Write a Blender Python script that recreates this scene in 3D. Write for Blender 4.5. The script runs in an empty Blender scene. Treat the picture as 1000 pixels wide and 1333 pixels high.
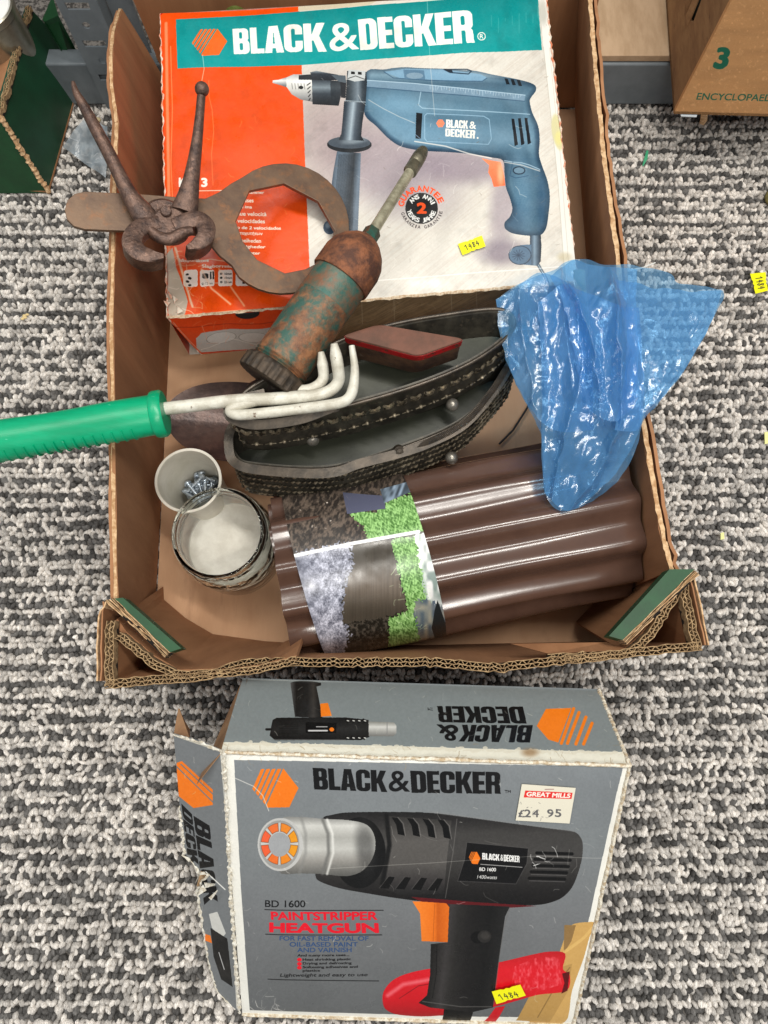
import bpy, bmesh, math, random
import numpy as np
from mathutils import Vector, Matrix
random.seed(7); RNG = np.random.default_rng(11)
SC = bpy.context.scene
COL = SC.collection

# ------------------------------------------------------------------ camera
F, CX, CY = 950.0, 500.0, 666.5
TILT, HCAM = math.radians(13.0), 0.82
cam_d = bpy.data.cameras.new('camera'); cam = bpy.data.objects.new('camera', cam_d); COL.objects.link(cam)
cam.location = (0, 0, HCAM); cam.rotation_euler = (TILT, 0, 0)
cam_d.sensor_fit = 'HORIZONTAL'; cam_d.sensor_width = 36; cam_d.lens = 36 * F / 1000
cam_d.clip_start = 0.02; cam_d.clip_end = 60
SC.camera = cam
# ------------------------------------------------------------------ world and lamps
w = bpy.data.worlds.new('World'); SC.world = w; w.use_nodes = True
w.node_tree.nodes['Background'].inputs[0].default_value = (0.93, 0.96, 1.0, 1)
w.node_tree.nodes['Background'].inputs[1].default_value = 0.35
def area(x, y, z, sx, sy, power, rz=0, col=(1.0, 0.965, 0.9)):
    l = bpy.data.lights.new('ceiling_tube', 'AREA'); l.shape = 'RECTANGLE'; l.size = sx; l.size_y = sy
    l.energy = power; l.color = col
    o = bpy.data.objects.new('ceiling_tube', l); COL.objects.link(o); o.location = (x, y, z); o.rotation_euler = (0, 0, rz)
    o['kind'] = 'structure'
    d = Vector((0, 0.1, 0)) - Vector((x, y, z)); o.rotation_euler = d.to_track_quat('-Z', 'Y').to_euler()
    return o
area(0.25, 0.55, 2.3, 1.5, 0.12, 34)
area(0.35, -0.75, 2.3, 1.5, 0.12, 28)
area(-1.1, 0.9, 2.3, 1.2, 0.16, 11)
SC.view_settings.view_transform = 'Standard'; SC.view_settings.look = 'None'
SC.view_settings.exposure = 0.0; SC.view_settings.gamma = 1
SC.cycles.max_bounces = 10; SC.cycles.transparent_max_bounces = 16; SC.cycles.transmission_bounces = 8

# ------------------------------------------------------------------ projection helpers: a photo point + a height -> a place in the room
ct, st = math.cos(TILT), math.sin(TILT)
CAM = np.array([0, 0, HCAM])
def ray(px, py):
    u = (px - CX) / F; v = (py - CY) / F
    return np.array([u, -v * ct + st, -v * st - ct])
def P(px, py, h=0.0):
    d = ray(px, py); t = (h - HCAM) / d[2]
    return Vector(CAM + d * t)
def proj(X):
    X = np.asarray(X, float) - CAM
    x = X[..., 0]; y = X[..., 1] * ct + X[..., 2] * st; z = X[..., 1] * st - X[..., 2] * ct
    return CX + F * x / z, CY - F * y / z
class Plane:
    def __init__(s, a, b, c):
        s.o = np.array(a); n = np.cross(np.array(b) - s.o, np.array(c) - s.o); s.n = n / np.linalg.norm(n)
        if s.n[2] < 0: s.n = -s.n
    def at(s, px, py, up=0.0):
        d = ray(px, py); t = np.dot(s.o + s.n * up - CAM, s.n) / np.dot(d, s.n)
        return Vector(CAM + d * t)
    @property
    def N(s): return Vector(s.n)

# ------------------------------------------------------------------ numpy noise and painting of flat print
def vnoise(x, y, seed=0):
    r = np.random.default_rng(seed).random((64, 64))
    xi = np.floor(x).astype(int); yi = np.floor(y).astype(int); fx = x - xi; fy = y - yi
    fx = fx * fx * (3 - 2 * fx); fy = fy * fy * (3 - 2 * fy)
    a = r[yi % 64, xi % 64]; b = r[yi % 64, (xi + 1) % 64]; c = r[(yi + 1) % 64, xi % 64]; d = r[(yi + 1) % 64, (xi + 1) % 64]
    return (a * (1 - fx) + b * fx) * (1 - fy) + (c * (1 - fx) + d * fx) * fy
def fbm(x, y, seed=0, o=4):
    s = 0; a = 0.5
    for k in range(o):
        s = s + a * vnoise(x * 2 ** k + 13 * k, y * 2 ** k + 7 * k, seed + k); a *= 0.5
    return s / (1 - 0.5 ** o)
def inpoly(x, y, pts):
    m = np.zeros(x.shape, bool); n = len(pts)
    for i in range(n):
        x1, y1 = pts[i]; x2, y2 = pts[(i + 1) % n]
        if y1 == y2: continue
        c = (y1 > y) != (y2 > y)
        m ^= c & (x < (x2 - x1) * (y - y1) / (y2 - y1) + x1)
    return m
def rrect(x0, y0, x1, y1, r=0.0, corners='1111'):
    if r <= 0: return [(x0, y0), (x1, y0), (x1, y1), (x0, y1)]
    out = []
    for k, (cx, cy, a0) in enumerate([(x0 + r, y0 + r, 180), (x1 - r, y0 + r, 270), (x1 - r, y1 - r, 0), (x0 + r, y1 - r, 90)]):
        if corners[k] == '0':
            out.append([(x0, y0), (x1, y0), (x1, y1), (x0, y1)][k]); continue
        for j in range(6):
            a = math.radians(a0 + 18 * j); out.append((cx + r * math.cos(a), cy + r * math.sin(a)))
    return out
# heavy compressed capitals (y up, height 1): list of (add?, polygon), advance
GL = {
 'B': ([(1, rrect(0, 0, .52, .54, .15, '0110')), (1, rrect(0, .46, .50, 1, .15, '0110')), (0, rrect(.21, .15, .31, .42, .04)), (0, rrect(.21, .59, .30, .85, .04))], .55),
 'L': ([(1, rrect(0, 0, .21, 1)), (1, rrect(0, 0, .42, .18))], .43),
 'A': ([(1, [(0, 0), (.15, 1), (.41, 1), (.56, 0), (.345, 0), (.325, .17), (.235, .17), (.215, 0)]), (0, [(.28, .82), (.25, .33), (.31, .33)])], .575),
 'C': ([(1, rrect(0, 0, .51, 1, .19)), (0, rrect(.21, .16, .31, .84, .05)), (0, rrect(.30, .40, .6, .62))], .54),
 'K': ([(1, rrect(0, 0, .21, 1)), (1, [(.2, .40), (.2, .58), (.34, 1), (.56, 1), (.40, .56), (.58, 0), (.36, 0), (.25, .40)])], .585),
 'D': ([(1, rrect(0, 0, .52, 1, .19, '0110')), (0, rrect(.21, .16, .31, .84, .05))], .55),
 'E': ([(1, rrect(0, 0, .21, 1)), (1, rrect(0, 0, .43, .17)), (1, rrect(0, .83, .43, 1)), (1, rrect(0, .42, .40, .58))], .455),
 'R': ([(1, rrect(0, 0, .21, 1)), (1, rrect(0, .40, .51, 1, .17, '0110')), (0, rrect(.21, .56, .31, .84, .04)), (1, [(.27, .46), (.42, .5), (.50, .38), (.51, .1), (.53, 0), (.33, 0), (.31, .08), (.31, .34)])], .55),
}
_tc = {}
def text_tris(s):
    if s in _tc: return _tc[s]
    c = bpy.data.curves.new('t', 'FONT'); c.body = s; o = bpy.data.objects.new('t', c); COL.objects.link(o)
    bpy.context.view_layer.update()
    e = o.evaluated_get(bpy.context.evaluated_depsgraph_get()); me = e.to_mesh(); me.calc_loop_triangles()
    v = np.array([x.co[:2] for x in me.vertices]).reshape(-1, 2); t = np.array([x.vertices[:] for x in me.loop_triangles]).reshape(-1, 3)
    e.to_mesh_clear(); bpy.data.objects.remove(o); bpy.data.curves.remove(c)
    _tc[s] = (v, t); return _tc[s]
def raster(v, t, W, H):
    m = np.zeros((H, W), bool)
    for a, b, c in v[t]:
        x0 = max(0, int(min(a[0], b[0], c[0])) - 1); x1 = min(W, int(max(a[0], b[0], c[0])) + 2)
        y0 = max(0, int(min(a[1], b[1], c[1])) - 1); y1 = min(H, int(max(a[1], b[1], c[1])) + 2)
        if x1 <= x0 or y1 <= y0: continue
        yy, xx = np.mgrid[y0:y1, x0:x1] + 0.5
        d = (b[0] - a[0]) * (c[1] - a[1]) - (b[1] - a[1]) * (c[0] - a[0])
        if abs(d) < 1e-9: continue
        l1 = ((b[0] - xx) * (c[1] - yy) - (b[1] - yy) * (c[0] - xx)) / d
        l2 = ((c[0] - xx) * (a[1] - yy) - (c[1] - yy) * (a[0] - xx)) / d
        m[y0:y1, x0:x1] |= (l1 >= -.01) & (l2 >= -.01) & (1 - l1 - l2 >= -.01)
    return m
def dil(m, r):
    out = m.copy()
    for dx in range(-r, r + 1):
        for dy in range(-r, r + 1):
            if dx * dx + dy * dy <= r * r + 1: out |= np.roll(np.roll(m, dx, 1), dy, 0)
    return out
_tm = {}
def text_mask(s, bold=0, H=72):
    """tight mask of a string in the built-in font, row 0 = bottom"""
    k = (s, bold, H)
    if k in _tm: return _tm[k]
    v, t = text_tris(s); v = v.copy(); mn = v.min(0); mx = v.max(0)
    sc = (H - 2 * bold - 4) / max(mx[1] - mn[1], .3)
    W = int((mx[0] - mn[0]) * sc) + 2 * bold + 4
    m = raster((v - mn) * sc + bold + 2, t, W, H)
    if bold: m = dil(m, bold)
    _tm[k] = m.astype(float); return _tm[k]
def logo_mask(word, H=96, gap=.0):
    W = 0; 
    for ch in word: W += GL[ch][1] if ch in GL else .60
    m = np.zeros((H, int(W * H) + 4), bool); yy, xx = (np.mgrid[0:m.shape[0], 0:m.shape[1]] + .5) / H
    x = 0
    for ch in word:
        if ch == '&':
            g = text_mask('&', 1, H); gw = .58
            xs = ((np.arange(int(gw * H)) / (gw * H)) * g.shape[1]).astype(int); x0 = int(x * H)
            m[:, x0:x0 + len(xs)] |= g[:, xs] > .5; x += .60; continue
        if ch == '.':
            x += .2; continue
        for add, pl in GL[ch][0]:
            k = inpoly(xx - x, yy, pl)
            sel = k & (xx >= x - .01) & (xx <= x + GL[ch][1] + .03)
            if add: m |= sel
            else: m &= ~sel
        x += GL[ch][1]
    return m.astype(float)
def hquad(q):
    """homography photo -> unit square for quad BL,BR,TR,TL"""
    A = []; B = []
    for (x, y), (u, v) in zip(q, [(0, 0), (1, 0), (1, 1), (0, 1)]):
        A.append([x, y, 1, 0, 0, 0, -u * x, -u * y]); B.append(u)
        A.append([0, 0, 0, x, y, 1, -v * x, -v * y]); B.append(v)
    h = np.linalg.solve(np.array(A, float), np.array(B, float)); return np.append(h, 1).reshape(3, 3)
class Print:
    """a flat print: texels of a surface patch, addressed by the place in the photo they stand for"""
    def __init__(s, fn, W, H, bg):
        v, u = (np.mgrid[0:H, 0:W] + .5); s.W, s.H = W, H
        s.X, s.Y = proj(fn(u / W, v / H)); s.a = np.ones((H, W, 3)) * np.array(bg)
    def sub(s, q, pad=0):
        xs = [p[0] for p in q]; ys = [p[1] for p in q]
        m = (s.X >= min(xs) - pad) & (s.X <= max(xs) + pad) & (s.Y >= min(ys) - pad) & (s.Y <= max(ys) + pad)
        r = np.where(m.any(1))[0]; c = np.where(m.any(0))[0]
        if len(r) == 0: return None
        return (slice(r[0], r[-1] + 1), slice(c[0], c[-1] + 1))
    def put(s, sl, m, col, al=1.0):
        if callable(col): col = col(s.X[sl], s.Y[sl])
        col = np.array(col); k = (m * al)[..., None]
        s.a[sl] = s.a[sl] * (1 - k) + col * k
    def poly(s, pts, col, al=1.0, clip=None):
        sl = s.sub(pts)
        if sl is None: return
        m = inpoly(s.X[sl], s.Y[sl], pts)
        if clip is not None: m &= inpoly(s.X[sl], s.Y[sl], clip)
        s.put(sl, m.astype(float), col, al)
    def ell(s, cx, cy, rx, ry, col, al=1.0, ang=0, soft=0, clip=None, inner=0):
        R = max(rx, ry) * (1 + 2 * soft); sl = s.sub([(cx - R, cy - R), (cx + R, cy + R)])
        if sl is None: return
        a = math.radians(ang); x = s.X[sl] - cx; y = s.Y[sl] - cy
        d = np.sqrt(((x * math.cos(a) + y * math.sin(a)) / rx) ** 2 + ((-x * math.sin(a) + y * math.cos(a)) / ry) ** 2)
        m = (d <= 1).astype(float) if not soft else np.clip((1 + soft - d) / (2 * soft), 0, 1)
        if soft: m = m * m * (3 - 2 * m)
        if inner: m *= d >= inner
        if clip is not None: m *= inpoly(s.X[sl], s.Y[sl], clip)
        s.put(sl, m, col, al)
    def line(s, pts, wd, col, al=1.0, clip=None, soft=0):
        sl = s.sub(pts, wd + soft)
        if sl is None: return
        X = s.X[sl]; Y = s.Y[sl]; D = np.full(X.shape, 1e9)
        for (x1, y1), (x2, y2) in zip(pts[:-1], pts[1:]):
            L = (x2 - x1) ** 2 + (y2 - y1) ** 2 + 1e-9
            t = np.clip(((X - x1) * (x2 - x1) + (Y - y1) * (y2 - y1)) / L, 0, 1)
            D = np.minimum(D, np.hypot(X - x1 - t * (x2 - x1), Y - y1 - t * (y2 - y1)))
        m = np.clip((wd / 2 + .35 + soft - D) / (.7 + soft), 0, 1)
        if clip is not None: m = m * inpoly(X, Y, clip)
        s.put(sl, m, col, al)
    def mask(s, M, q, col, al=1.0):
        """stamp mask M (row 0 = bottom) into photo quad BL,BR,TR,TL"""
        sl = s.sub(q)
        if sl is None: return
        h = hquad(q); X = s.X[sl]; Y = s.Y[sl]; z = h[2, 0] * X + h[2, 1] * Y + h[2, 2]
        u = (h[0, 0] * X + h[0, 1] * Y + h[0, 2]) / z; v = (h[1, 0] * X + h[1, 1] * Y + h[1, 2]) / z
        ok = (u >= 0) & (u < 1) & (v >= 0) & (v < 1)
        H, W = M.shape
        fx = np.clip(u * W - .5, 0, W - 1.001); fy = np.clip(v * H - .5, 0, H - 1.001); ix = fx.astype(int); iy = fy.astype(int); fx -= ix; fy -= iy
        ix1 = np.minimum(ix + 1, W - 1); iy1 = np.minimum(iy + 1, H - 1)
        g = (M[iy, ix] * (1 - fx) + M[iy, ix1] * fx) * (1 - fy) + (M[iy1, ix] * (1 - fx) + M[iy1, ix1] * fx) * fy
        s.put(sl, g * ok, col, al)
    def text(s, t, x, y, w, h, col, al=1.0, ang=0, bold=0, skew=0):
        """baseline start x,y; width, cap height in photo px; ang degrees counter-clockwise"""
        a = math.radians(ang); ux, uy = math.cos(a), -math.sin(a); vx, vy = -math.sin(a) , -math.cos(a)
        vx += skew * ux; vy += skew * uy
        s.mask(text_mask(t, bold), [(x, y), (x + w * ux, y + w * uy), (x + w * ux + h * vx, y + w * uy + h * vy), (x + h * vx, y + h * vy)], col, al)
    def emblem(s, q, col, cutn=4):
        """six-sided emblem with slanted stripes on its left; q = BL,BR,TR,TL of its bounding box"""
        H = 120; yy, xx = (np.mgrid[0:H, 0:H] + .5) / H
        hx = inpoly(xx, yy, [(0, .5), (.26, 1), (.74, 1), (1, .5), (.74, 0), (.26, 0)])
        d = (xx - .26) * .93 - (yy - 1) * .5      # distance from the upper-left edge line
        d = ((xx) * .887 - (yy - .5) * .461)
        m = hx.astype(float)
        for k in range(cutn):
            c = .085 + .105 * k
            m *= ~((np.abs(d - c) < .018))
        s.mask(m, q, col)
    def grain(s, amp=.02, seed=1, sc=.5):
        n = fbm(s.X * sc, s.Y * sc, seed) - .5
        s.a += (n * amp * 2)[..., None]
    def scratches(s, n, box, col, seed=3, lo=3, hi=25, al=.6, wd=.5):
        r = np.random.default_rng(seed)
        for _ in range(n):
            x = r.uniform(box[0], box[2]); y = r.uniform(box[1], box[3]); a = r.uniform(0, math.pi); L = r.uniform(lo, hi)
            pts = [(x, y)]
            for k in range(4):
                a += r.normal(0, .35); x += math.cos(a) * L / 4; y += math.sin(a) * L / 4; pts.append((x, y))
            s.line(pts, wd * r.uniform(.4, 1.2), col, al * r.uniform(.3, 1))
    def image(s, name):
        im = bpy.data.images.new(name, s.W, s.H, alpha=False)
        px = np.ones((s.H, s.W, 4), np.float32); px[..., :3] = np.clip(s.a, 0, 1)
        im.pixels.foreach_set(px.ravel()); im.update(); im.pack(); return im

# ------------------------------------------------------------------ materials
def lin(c):
    return tuple((x / 12.92 if x <= .04045 else ((x + .055) / 1.055) ** 2.4) for x in c)
def new_mat(name):
    m = bpy.data.materials.new(name); m.use_nodes = True; nt = m.node_tree
    return m, nt, nt.nodes['Principled BSDF'], nt.nodes.new, nt.links.new
def pm(name, c1, c2=None, scale=40, rough=.6, metal=0, bump=.2, bscale=None, stretch=(1, 1, 1), detail=6, lo=.4, hi=.6, c3=None, s3=150, lo3=.55, hi3=.65, r2=None, dist=.001, coat=0, spec=.5):
    """principled material: two colours mixed by noise, a third in flecks, noise bump (colours given as sRGB)"""
    m, nt, b, N, L = new_mat(name)
    tc = N('ShaderNodeTexCoord'); mp = N('ShaderNodeMapping'); mp.inputs['Scale'].default_value = stretch
    L(tc.outputs['Object'], mp.inputs[0])
    n = N('ShaderNodeTexNoise'); n.inputs['Scale'].default_value = scale; n.inputs['Detail'].default_value = detail + 3; n.inputs['Roughness'].default_value = .66; L(mp.outputs[0], n.inputs[0])
    r = N('ShaderNodeValToRGB'); r.color_ramp.elements[0].position = lo; r.color_ramp.elements[1].position = hi
    r.color_ramp.elements[0].color = (*lin(c1), 1); r.color_ramp.elements[1].color = (*lin(c2 or c1), 1); L(n.outputs[0], r.inputs[0])
    out = r.outputs[0]
    if c3:
        n3 = N('ShaderNodeTexNoise'); n3.inputs['Scale'].default_value = s3; n3.inputs['Detail'].default_value = 8; n3.inputs['Roughness'].default_value = .66; L(mp.outputs[0], n3.inputs[0])
        r3 = N('ShaderNodeValToRGB'); r3.color_ramp.elements[0].position = lo3; r3.color_ramp.elements[1].position = hi3; L(n3.outputs[0], r3.inputs[0])
        mx = N('ShaderNodeMix'); mx.data_type = 'RGBA'; L(r3.outputs[0], mx.inputs[0]); L(out, mx.inputs[6]); mx.inputs[7].default_value = (*lin(c3), 1); out = mx.outputs[2]
    L(out, b.inputs['Base Color'])
    b.inputs['Roughness'].default_value = rough; b.inputs['Metallic'].default_value = metal
    b.inputs['Specular IOR Level'].default_value = spec
    if coat: b.inputs['Coat Weight'].default_value = coat; b.inputs['Coat Roughness'].default_value = .15
    if r2 is not None:
        rr = N('ShaderNodeMapRange'); rr.inputs[1].default_value = lo; rr.inputs[2].default_value = hi; rr.inputs[3].default_value = rough; rr.inputs[4].default_value = r2
        L(n.outputs[0], rr.inputs[0]); L(rr.outputs[0], b.inputs['Roughness'])
    if bump:
        nb = N('ShaderNodeTexNoise'); nb.inputs['Scale'].default_value = bscale or scale * 4; nb.inputs['Detail'].default_value = 7; nb.inputs['Roughness'].default_value = .6; L(mp.outputs[0], nb.inputs[0])
        bp = N('ShaderNodeBump'); bp.inputs['Strength'].default_value = bump; bp.inputs['Distance'].default_value = dist
        L(nb.outputs[0], bp.inputs['Height']); L(bp.outputs[0], b.inputs['Normal'])
    return m
def im_mat(name, im, rough=.35, bump=.08, coat=0, bs=900, crease=0):
    m, nt, b, N, L = new_mat(name)
    t = N('ShaderNodeTexImage'); t.image = im; t.extension = 'EXTEND'; L(t.outputs[0], b.inputs['Base Color'])
    b.inputs['Roughness'].default_value = rough; b.inputs['Specular IOR Level'].default_value = .35
    tc = N('ShaderNodeTexCoord'); n = N('ShaderNodeTexNoise'); n.inputs['Scale'].default_value = 45; n.inputs['Detail'].default_value = 8
    L(tc.outputs['Object'], n.inputs[0])
    bp = N('ShaderNodeBump'); bp.inputs['Strength'].default_value = bump; bp.inputs['Distance'].default_value = .002
    L(n.outputs[0], bp.inputs['Height']); L(bp.outputs[0], b.inputs['Normal'])
    rr = N('ShaderNodeMapRange'); rr.inputs[1].default_value = .35; rr.inputs[2].default_value = .65; rr.inputs[3].default_value = rough - .08; rr.inputs[4].default_value = rough + .18
    L(n.outputs[0], rr.inputs[0]); L(rr.outputs[0], b.inputs['Roughness'])
    return m

# ------------------------------------------------------------------ meshes and objects
class MB:
    def __init__(s): s.v = []; s.f = []; s.uv = {}
    def add(s, vs, fs):
        o = len(s.v); s.v += [tuple(x) for x in vs]; s.f += [tuple(i + o for i in f) for f in fs]; return o
    def prism(s, pts, off):
        n = len(pts); off = Vector(off); pts = [Vector(p) for p in pts]
        s.add(pts + [p + off for p in pts], [tuple(range(n - 1, -1, -1)), tuple(range(n, 2 * n))] + [(i, (i + 1) % n, n + (i + 1) % n, n + i) for i in range(n)])
    def ringprism(s, out, inn, off):
        """plate between two loops with the same count"""
        n = len(out); off = Vector(off); a = [Vector(p) for p in out]; b = [Vector(p) for p in inn]
        vs = a + b + [p + off for p in a] + [p + off for p in b]; fs = []
        for i in range(n):
            j = (i + 1) % n
            fs += [(i, j, n + j, n + i), (2 * n + i, 3 * n + i, 3 * n + j, 2 * n + j), (i, 2 * n + i, 2 * n + j, j), (n + i, n + j, 3 * n + j, 3 * n + i)]
        s.add(vs, fs)
    def tube(s, pts, rad, n=12, flat=None, cap=True, up=None, ph=0):
        """sweep; rad = number or list of r or (rw, rh)"""
        pts = [Vector(p) for p in pts]; k = len(pts); up = Vector(up or (0, 0, 1)); vs = []; fs = []
        if not isinstance(rad, (list, tuple)): rad = [rad] * k
        for i, p in enumerate(pts):
            t = (pts[min(i + 1, k - 1)] - pts[max(i - 1, 0)]).normalized()
            sd = t.cross(up)
            if sd.length < 1e-4: sd = t.cross(Vector((1, 0, 0)))
            sd.normalize(); u2 = sd.cross(t).normalized()
            r = rad[i]; rw, rh = (r if isinstance(r, (list, tuple)) else (r, r))
            for j in range(n):
                a = 2 * math.pi * (j + ph) / n
                vs.append(p + sd * math.cos(a) * rw + u2 * math.sin(a) * rh)
        for i in range(k - 1):
            for j in range(n):
                fs.append((i * n + j, i * n + (j + 1) % n, (i + 1) * n + (j + 1) % n, (i + 1) * n + j))
        if cap: fs += [tuple(range(n - 1, -1, -1)), tuple((k - 1) * n + j for j in range(n))]
        s.add(vs, fs)
    def lathe(s, prof, A, B, n=32, cap=False, wob=0, rfn=None):
        """prof = [(distance along A->B in m, radius)]"""
        A = Vector(A); ax = (Vector(B) - A).normalized(); q = ax.orthogonal().normalized(); r2 = ax.cross(q)
        vs = []; fs = []; k = len(prof)
        for i, (d, r) in enumerate(prof):
            for j in range(n):
                a = 2 * math.pi * j / n; rr = r * (1 + wob * random.uniform(-1, 1)); 
                if rfn: rr = rfn(i, j, rr)
                vs.append(A + ax * d + (q * math.cos(a) + r2 * math.sin(a)) * rr)
        for i in range(k - 1):
            for j in range(n):
                fs.append((i * n + j, i * n + (j + 1) % n, (i + 1) * n + (j + 1) % n, (i + 1) * n + j))
        if cap: fs += [tuple(range(n - 1, -1, -1)), tuple((k - 1) * n + j for j in range(n))]
        s.add(vs, fs)
    def box(s, c, sx, sy, sz, R=None):
        R = R or Matrix.Identity(3); c = Vector(c)
        vs = [c + R @ Vector((x * sx / 2, y * sy / 2, z * sz / 2)) for x in (-1, 1) for y in (-1, 1) for z in (-1, 1)]
        s.add(vs, [(0, 1, 3, 2), (4, 6, 7, 5), (0, 4, 5, 1), (2, 3, 7, 6), (0, 2, 6, 4), (1, 5, 7, 3)])
    def ball(s, c, r, n=14, m=9, sq=(1, 1, 1)):
        c = Vector(c); vs = [c + Vector((0, 0, r * sq[2]))]; fs = []
        for i in range(1, m):
            th = math.pi * i / m
            for j in range(n):
                a = 2 * math.pi * j / n; vs.append(c + Vector((r * sq[0] * math.sin(th) * math.cos(a), r * sq[1] * math.sin(th) * math.sin(a), r * sq[2] * math.cos(th))))
        vs.append(c - Vector((0, 0, r * sq[2])))
        for j in range(n): fs.append((0, 1 + j, 1 + (j + 1) % n))
        for i in range(m - 2):
            for j in range(n): fs.append((1 + i * n + j, 1 + (i + 1) * n + j, 1 + (i + 1) * n + (j + 1) % n, 1 + i * n + (j + 1) % n))
        e = len(vs) - 1; b = 1 + (m - 2) * n
        for j in range(n): fs.append((e, b + (j + 1) % n, b + j))
        s.add(vs, fs)
    def build(s, name, mat, parent=None, smooth=None, bevel=0, uv=None, loc=None, fixn=True):
        org = parent.location.copy() if parent is not None and parent.parent is None else (Vector((0, 0, 0)))
        if parent is not None and parent.parent is not None: org = parent.parent.location.copy() + parent.location
        if parent is None:
            a = np.array(s.v); org = Vector(((a[:, 0].min() + a[:, 0].max()) / 2, (a[:, 1].min() + a[:, 1].max()) / 2, a[:, 2].min())) if loc is None else Vector(loc)
        me = bpy.data.meshes.new(name)
        if uv is not None: UV = [uv(Vector(p)) for p in s.v]
        me.from_pydata([tuple(Vector(p) - org) for p in s.v], [], s.f)
        if uv is not None:
            ul = me.uv_layers.new(name='UVMap')
            for lp in me.loops: ul.data[lp.index].uv = UV[lp.vertex_index]
        if fixn:
            bm = bmesh.new(); bm.from_mesh(me); bmesh.ops.recalc_face_normals(bm, faces=bm.faces); bm.to_mesh(me); bm.free()
        me.update()
        if smooth is not None:
            me.polygons.foreach_set('use_smooth', [True] * len(me.polygons)); me.set_sharp_from_angle(angle=math.radians(smooth))
        o = bpy.data.objects.new(name, me); COL.objects.link(o); me.materials.append(mat)
        if parent is not None: o.parent = parent
        else: o.location = org
        if bevel:
            b = o.modifiers.new('bevel', 'BEVEL'); b.width = bevel; b.segments = 3; b.limit_method = 'ANGLE'; b.angle_limit = math.radians(40); b.harden_normals = False
            me.polygons.foreach_set('use_smooth', [True] * len(me.polygons)); me.set_sharp_from_angle(angle=math.radians(50))
        return o
def tag(o, label, cat, group=None, kind=None):
    if label: o['label'] = label
    if cat: o['category'] = cat
    if group: o['group'] = group
    if kind: o['kind'] = kind
    return o
def thing(name, label, cat, loc, group=None):
    o = bpy.data.objects.new(name, None); COL.objects.link(o); o.location = Vector(loc); o.empty_display_size = .01
    return tag(o, label, cat, group)
def arc(pts, n=8):
    """Catmull-Rom through points"""
    p = [Vector(x) for x in pts]; p = [p[0] * 2 - p[1]] + p + [p[-1] * 2 - p[-2]]; out = []
    for i in range(1, len(p) - 2):
        for k in range(n):
            t = k / n; a, b, c, d = p[i - 1], p[i], p[i + 1], p[i + 2]
            out.append(.5 * ((2 * b) + (c - a) * t + (2 * a - 5 * b + 4 * c - d) * t * t + (3 * b - 3 * c + d - a) * t ** 3))
    out.append(p[-2]); return out
# ------------------------------------------------------------------ shared materials
CARD = pm('cardboard', (.675, .485, .335), (.57, .39, .255), 30, .82, bump=.35, bscale=150, lo=.3, hi=.7, c3=(.48, .32, .20), s3=9, lo3=.50, hi3=.8, stretch=(1, 1, .14), dist=.0008)  # darkened as if in the carton's shade; streaks mix stains with flute shadows
CARD_LIT = pm('cardboard_lit_floor', (.82, .66, .52), (.74, .57, .43), 12, .8, bump=.3, bscale=160, lo=.35, hi=.7, c3=(.60, .44, .32), s3=22, lo3=.58, hi3=.8, dist=.0008, stretch=(1, .22, 1))  # same board coloured lighter for the pool of light on the floor
EDGE = pm('torn_edge', (.85, .72, .56), (.68, .52, .36), 160, .95, bump=.8, bscale=700, dist=.001)
LINER = pm('liner', (.68, .57, .42), (.50, .40, .28), 220, .9, bump=.3)
GAP_SHADE = pm('gap_shade', (.11, .08, .055), (.07, .05, .04), 90, .95, bump=.3)  # near-black colour paints the shade in flute cells and between torn layers
GREENC = pm('green_print', (.06, .24, .12), (.08, .29, .15), 30, .55, bump=.15, c3=(.12, .33, .2), s3=400, lo3=.66, hi3=.72)
DGREEN = pm('dark_green_print', (.055, .21, .13), (.07, .25, .16), 24, .5, bump=.12, c3=(.16, .34, .24), s3=300, lo3=.68, hi3=.73)
SHELF = pm('grey_enamel', (.40, .43, .45), (.45, .48, .50), 22, .42, bump=.06, c3=(.56, .58, .58), s3=120, lo3=.68, hi3=.76)
WHITEP = pm('white_card', (.90, .89, .85), (.83, .81, .76), 60, .6, bump=.12)
YEL = (.93, .92, .05)

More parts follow.
